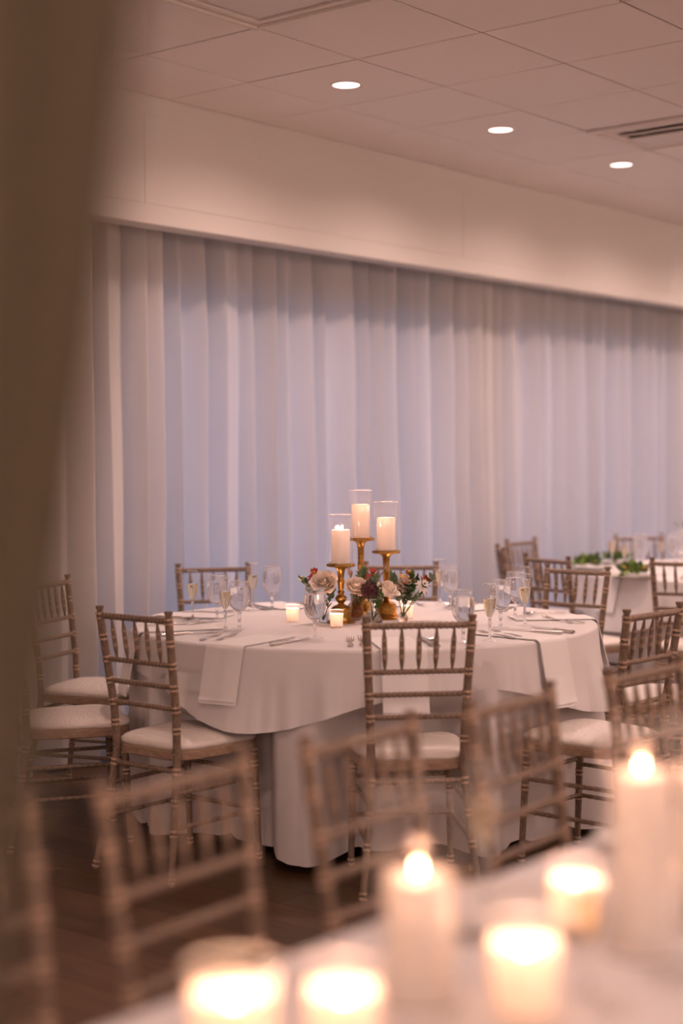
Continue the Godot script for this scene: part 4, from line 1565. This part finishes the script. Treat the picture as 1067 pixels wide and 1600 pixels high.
	rose(Vector3(4.792, 0.918, -3.832), Vector3(-0.35, 0.8, 0.55), 0.084, mouth2, "creamy white rose in the middle, just right of the short candlestick", M.rose)
	rose(Vector3(4.862, 0.908, -3.730), Vector3(0.15, 0.85, 0.45), 0.086, mouth3, "creamy white rose bud before the right candlestick", M.rose)
	bloom("dahlia", Vector3(4.790, 0.905, -3.766), Vector3(-0.75, 0.25, 0.6), 0.085, 4, M.burgundy, M.burgundy, mouth3, "dark burgundy dahlia between the two right-hand roses")
	bloom("lily", Vector3(4.676, 0.967, -3.955), Vector3(-0.5, 0.8, 0.2), 0.075, 2, M.red, M.gold, mouth1, "small red lily above the leftmost rose")
	bloom("lily", Vector3(4.885, 0.960, -3.826), Vector3(-0.3, 0.9, 0.3), 0.07, 2, M.red, M.rust, mouth2, "small red lily over the middle of the centrepiece")
	bloom("lily", Vector3(4.995, 0.952, -3.735), Vector3(0.3, 0.85, 0.4), 0.08, 2, M.gold, M.rust, mouth4, "yellow and rust lily in front of the right candlestick stem")
	bloom("marigold", Vector3(5.030, 0.925, -3.672), Vector3(0.4, 0.6, 0.5), 0.10, 3, M.rust, M.rust, mouth4, "rust orange marigold at the right end of the centrepiece")
	bloom("carnation", Vector3(4.945, 0.918, -3.708), Vector3(-0.2, 0.7, 0.6), 0.09, 4, M.dry, M.rust, mouth4, "dusty beige carnation between the right rose and the marigold")
	bloom("anemone", Vector3(4.99, 0.915, -3.650), Vector3(-0.2, 0.5, 0.7), 0.07, 2, M.white_petal, M.darkleaf, mouth4, "small white anemone at the right of the centrepiece")
	var sg := [
		[mouth1, Vector3(4.640, 0.945, -3.985), 9, 0.020, 0.034, M.darkleaf, "dark leafy sprig at the left end of the centrepiece"],
		[mouth1, Vector3(4.700, 0.895, -3.880), 8, 0.018, 0.032, M.darkleaf, "dark leafy sprig below the leftmost rose"],
		[mouth2, Vector3(4.850, 0.965, -3.850), 14, 0.016, 0.028, M.sage, "grey green sage sprig in the middle of the centrepiece"],
		[mouth2, Vector3(4.800, 0.975, -3.880), 12, 0.006, 0.030, M.dry, "feathery dry grass sprig behind the middle rose"],
		[mouth3, Vector3(4.835, 0.945, -3.775), 14, 0.016, 0.026, M.sage, "grey green sprig left of the right rose"],
		[mouth3, Vector3(4.825, 0.895, -3.740), 8, 0.020, 0.030, M.leaf, "green leafy sprig below the right rose"],
		[mouth4, Vector3(5.000, 0.925, -3.690), 12, 0.022, 0.034, M.darkleaf, "dark green leafy sprig beside the marigold"],
		[mouth4, Vector3(5.045, 0.940, -3.640), 9, 0.018, 0.030, M.sage, "grey green sprig at the right tip of the centrepiece"],
		[mouth1, Vector3(4.660, 0.905, -3.960), 12, 0.024, 0.036, M.darkleaf, "dark green sprig hanging low left of the short candlestick"],
		[mouth2, Vector3(4.865, 0.935, -3.800), 16, 0.020, 0.030, M.sage, "grey green sprig filling the gap behind the burgundy dahlia"],
		[mouth2, Vector3(4.890, 0.960, -3.880), 14, 0.020, 0.032, M.leaf, "green leafy sprig rising behind the right rose"],
		[mouth4, Vector3(4.930, 0.945, -3.760), 16, 0.020, 0.030, M.sage, "grey green sprig before the right candlestick stem"],
		[mouth4, Vector3(4.955, 0.915, -3.690), 14, 0.022, 0.030, M.darkleaf, "dark leafy sprig under the beige carnation"],
		[mouth4, Vector3(5.010, 0.955, -3.720), 12, 0.016, 0.028, M.leaf, "small green sprig above the yellow lily"],
		[mouth2, Vector3(4.935, 0.975, -3.800), 12, 0.006, 0.030, M.dry, "feathery dry grass sprig before the right candlestick"]]
	for k in sg.size():
		var s: Array = sg[k]
		sprig("foliage_sprig", s[0], s[1], int(s[2] * 1.6), s[3] * 1.15, s[4] * 1.1, s[5], s[6], 300 + k)


func salad(at: Vector3, which: String, seed_: int) -> void:
	var o := base("dinner_plate", at)
	var mb := MB.new()
	mb.lathe([[0.0, 0.0], [0.075, 0.0], [0.08, 0.003], [0.125, 0.013], [0.132, 0.016], [0.132, 0.018], [0.124, 0.0165], [0.085, 0.007], [0.0, 0.006]], 40)
	obj("plate", mb.mesh(), M.china, o)
	tag(o, "white dinner plate under green salad, " + which, "plate", "salad plates on the second table")
	var r := RandomNumberGenerator.new()
	r.seed = seed_
	var s := base("salad", at + Vector3(0, 0.02, 0))
	tag(s, "mixed green salad with orange slices on the plate " + which, "salad", "salads on the second table")
	var lms := [leaf_mesh(0.045, 0.06, 0.5), leaf_mesh(0.035, 0.07, -0.3), leaf_mesh(0.05, 0.05, 0.7)]
	for k in 44:
		var a := r.randf() * TAU
		var q := sqrt(r.randf()) * 0.056
		var y := (0.078 - q) * 0.55 * r.randf() + 0.002
		var dir := Vector3(cos(a) * 0.8 + r.randf_range(-0.6, 0.6), r.randf_range(-0.1, 0.8), sin(a) * 0.8 + r.randf_range(-0.6, 0.6)).normalized()
		var x := dir.cross(Vector3(r.randf() - 0.5, 1, r.randf() - 0.5)).normalized()
		obj("leaf", lms[k % 3], [M.leaf, M.leaf2, M.darkleaf, M.leaf2][k % 4], s, Transform3D(Basis(x, dir, x.cross(dir)), Vector3(cos(a) * q, y, sin(a) * q)))
	for k in 5:
		var a := r.randf() * TAU
		var q := r.randf() * 0.06
		var sl := MB.new()
		sl.lathe([[0.0, 0.0], [0.012, 0.001], [0.014, 0.004], [0.012, 0.007], [0.0, 0.008]], 12, Transform3D(Basis(Vector3(r.randf(), 0.2, r.randf()).normalized(), 1.0), Vector3(cos(a) * q, 0.032, sin(a) * q)))
		obj("orange_slice", sl.mesh(), [M.orange, M.gold][k % 2], s)


func second_table_things() -> void:
	salad(Vector3(7.843, TABLE, -4.554), "farther left, past the chair back", 5)
	salad(Vector3(7.44, TABLE, -4.05), "nearest, beside the chair's left post", 6)
	salad(Vector3(8.35, TABLE, -4.66), "at the back behind the flutes", 8)
	salad(Vector3(8.75, TABLE, -4.25), "at the right edge of the picture", 9)
	flute(7.917, -4.445, "tall champagne flute leftmost on the second table", "glasses on the second table", 1.1)
	flute(7.80, -4.30, "champagne flute just left of the big goblet on the second table", "glasses on the second table", 1.0)
	goblet(7.95, -4.28, "large stemmed water goblet in the middle of the second table's left glasses", "glasses on the second table", 1.12)
	flute(8.26, -4.31, "champagne flute left of the clear candle glass on the second table", "glasses on the second table", 1.0)
	goblet(8.62, -4.35, "stemmed water goblet behind the clear candle glass on the second table", "glasses on the second table", 1.05)
	goblet(8.19, -4.18, "wide stemmed goblet reflecting candlelight behind the front chair on the second table", "glasses on the second table", 1.1)
	votive(Vector3(8.27, TABLE, -4.10), "bright lit votive candle on the second table at the right picture edge", "votive candles on the second table", 1.1, CANDLE_ENERGY)
	for k in 2:
		var to: Vector2 = [Vector2(0.968, -0.25), Vector2(0.94, 0.33)][k]
		napkin(TC2, to.normalized(), 0.62, 0.20, 0.148, "folded white napkin over the second table's edge " + ["before its front chair", "before its near left chair"][k], "napkins on the second table")
		cutlery("fork", TC2, to.normalized(), -0.13, 0.72, 0.1, "silver fork on the second table " + ["before its front chair", "before its near left chair"][k], "forks on the second table")
		cutlery("table_knife", TC2, to.normalized(), 0.12, 0.74, 0.1, "silver knife on the second table " + ["before its front chair", "before its near left chair"][k], "knives on the second table")
	# greenery whose tips enter the picture at right
	var vv := base("bud_vase", Vector3(8.85, TABLE, -3.95))
	var mb := MB.new()
	mb.lathe([[0.0, 0.0], [0.05, 0.0], [0.055, 0.01], [0.05, 0.12], [0.035, 0.17], [0.04, 0.19]], 28)
	obj("glass", mb.mesh(), M.glass, vv)
	tag(vv, "tall clear vase of greenery on the second table past the right edge", "vase")
	sprig("foliage_sprig", Vector3(8.85, TABLE + 0.02, -3.95), Vector3(8.50, 1.0, -4.30), 16, 0.035, 0.06, M.leaf, "green branch reaching into the right edge above the second table's glasses", 411, 0.9, "")
	# a low leafy plant on the floor at the right edge
	var pot := base("potted_plant", Vector3(6.43, 0, -3.19))
	var pm := MB.new()
	pm.lathe([[0.0, 0.0], [0.07, 0.0], [0.075, 0.004], [0.095, 0.13], [0.10, 0.135], [0.10, 0.15], [0.088, 0.15], [0.086, 0.13], [0.0, 0.128]], 28)
	obj("pot", pm.mesh(), M.dark, pot)
	var r := RandomNumberGenerator.new()
	r.seed = 90
	var lms := [leaf_mesh(0.06, 0.13, 0.5), leaf_mesh(0.05, 0.15, 0.8), leaf_mesh(0.07, 0.11, 0.3)]
	for k in 60:
		var a := r.randf() * TAU
		var dir := Vector3(cos(a), r.randf_range(0.1, 1.3), sin(a)).normalized()
		var x := dir.cross(Vector3(r.randf() - 0.5, 1, r.randf() - 0.5)).normalized()
		obj("leaf", lms[k % 3], [M.leaf, M.darkleaf][k % 2], pot, Transform3D(Basis(x, dir, x.cross(dir)), Vector3(cos(a) * 0.06 * r.randf(), 0.13 + 0.12 * r.randf(), sin(a) * 0.06 * r.randf())))
	tag(pot, "dark green leafy plant low on the floor at the right picture edge", "plant")


func cam_point(px: float, depth: float) -> Vector3:
	# a spot on the long table that is `depth` metres along the view
	var yaw := 0.6844
	var fwd := Vector3(cos(yaw), 0, -sin(yaw))
	var right := Vector3(sin(yaw), 0, cos(yaw))
	var p := fwd * depth + right * ((px - 533.5) / 2422.0 * depth)
	return Vector3(p.x, TABLE, p.z)


func front_table_things() -> void:
	var fg := "blurred pillar candles on the long front table"
	var hg := "blurred hurricane glasses on the long front table"
	var e := CANDLE_ENERGY * 0.45
	pillar(cam_point(651, 1.85), 0.041, 0.150, "blurred lit pillar candle with the brightest round flame, at bottom centre", fg, e * 0.28, 0.46, false, 0.003)
	hurricane(cam_point(651, 1.85), 0.055, 0.245, "blurred clear cylinder round the bottom centre pillar candle", hg)
	pillar(cam_point(1003, 2.02), 0.040, 0.238, "tall blurred lit pillar candle at the lower right", fg, e * 0.28, 0.46, false, 0.003)
	hurricane(cam_point(1003, 2.02), 0.052, 0.290, "blurred clear cylinder round the tall pillar candle at lower right", hg)
	pillar(cam_point(1100, 2.12), 0.037, 0.215, "blurred pillar candle cut by the right edge beside the tall one", fg, e * 0.28, 0.46, false, 0.003)
	hurricane(cam_point(1100, 2.12), 0.052, 0.290, "blurred clear cylinder round the pillar candle cut by the right edge", hg)
	var vg := "blurred votive candles on the long front table"
	votive(cam_point(357, 1.62), "wide blurred lit votive candle leftmost along the bottom", vg, 1.75, e)
	votive(cam_point(531, 1.66), "blurred lit votive candle at the bottom, between the leftmost one and the pillar", vg, 1.5, e)
	votive(cam_point(818, 1.80), "blurred lit votive candle right of the bottom centre pillar", vg, 1.6, e)
	votive(cam_point(898, 2.12), "blurred lit votive candle just left of the tall lower right pillar", vg, 1.35, e)
	flute(cam_point(757, 2.25).x, cam_point(757, 2.25).z, "blurred champagne flute behind the votive right of the pillar", "blurred glasses on the long front table")
	flute(cam_point(918, 1.86).x, cam_point(918, 1.86).z, "blurred champagne flute before the tall lower right pillar", "blurred glasses on the long front table", 0.8)
	var labs := ["leftmost", "second from left", "third from left", "fourth from left"]
	var xs := [1.804, 2.298, 2.82, 3.42]
	for k in 4:
		var o := base("dinner_plate", Vector3(xs[k] + 0.03, TABLE, -1.19))
		var mb := MB.new()
		mb.lathe([[0.0, 0.0], [0.075, 0.0], [0.08, 0.003], [0.125, 0.013], [0.132, 0.016], [0.132, 0.018], [0.124, 0.0165], [0.085, 0.007], [0.0, 0.006]], 40)
		obj("plate", mb.mesh(), M.china, o)
		tag(o, "blurred white plate on the long front table, %s along its edge" % labs[k], "plate", "blurred plates on the long front table")
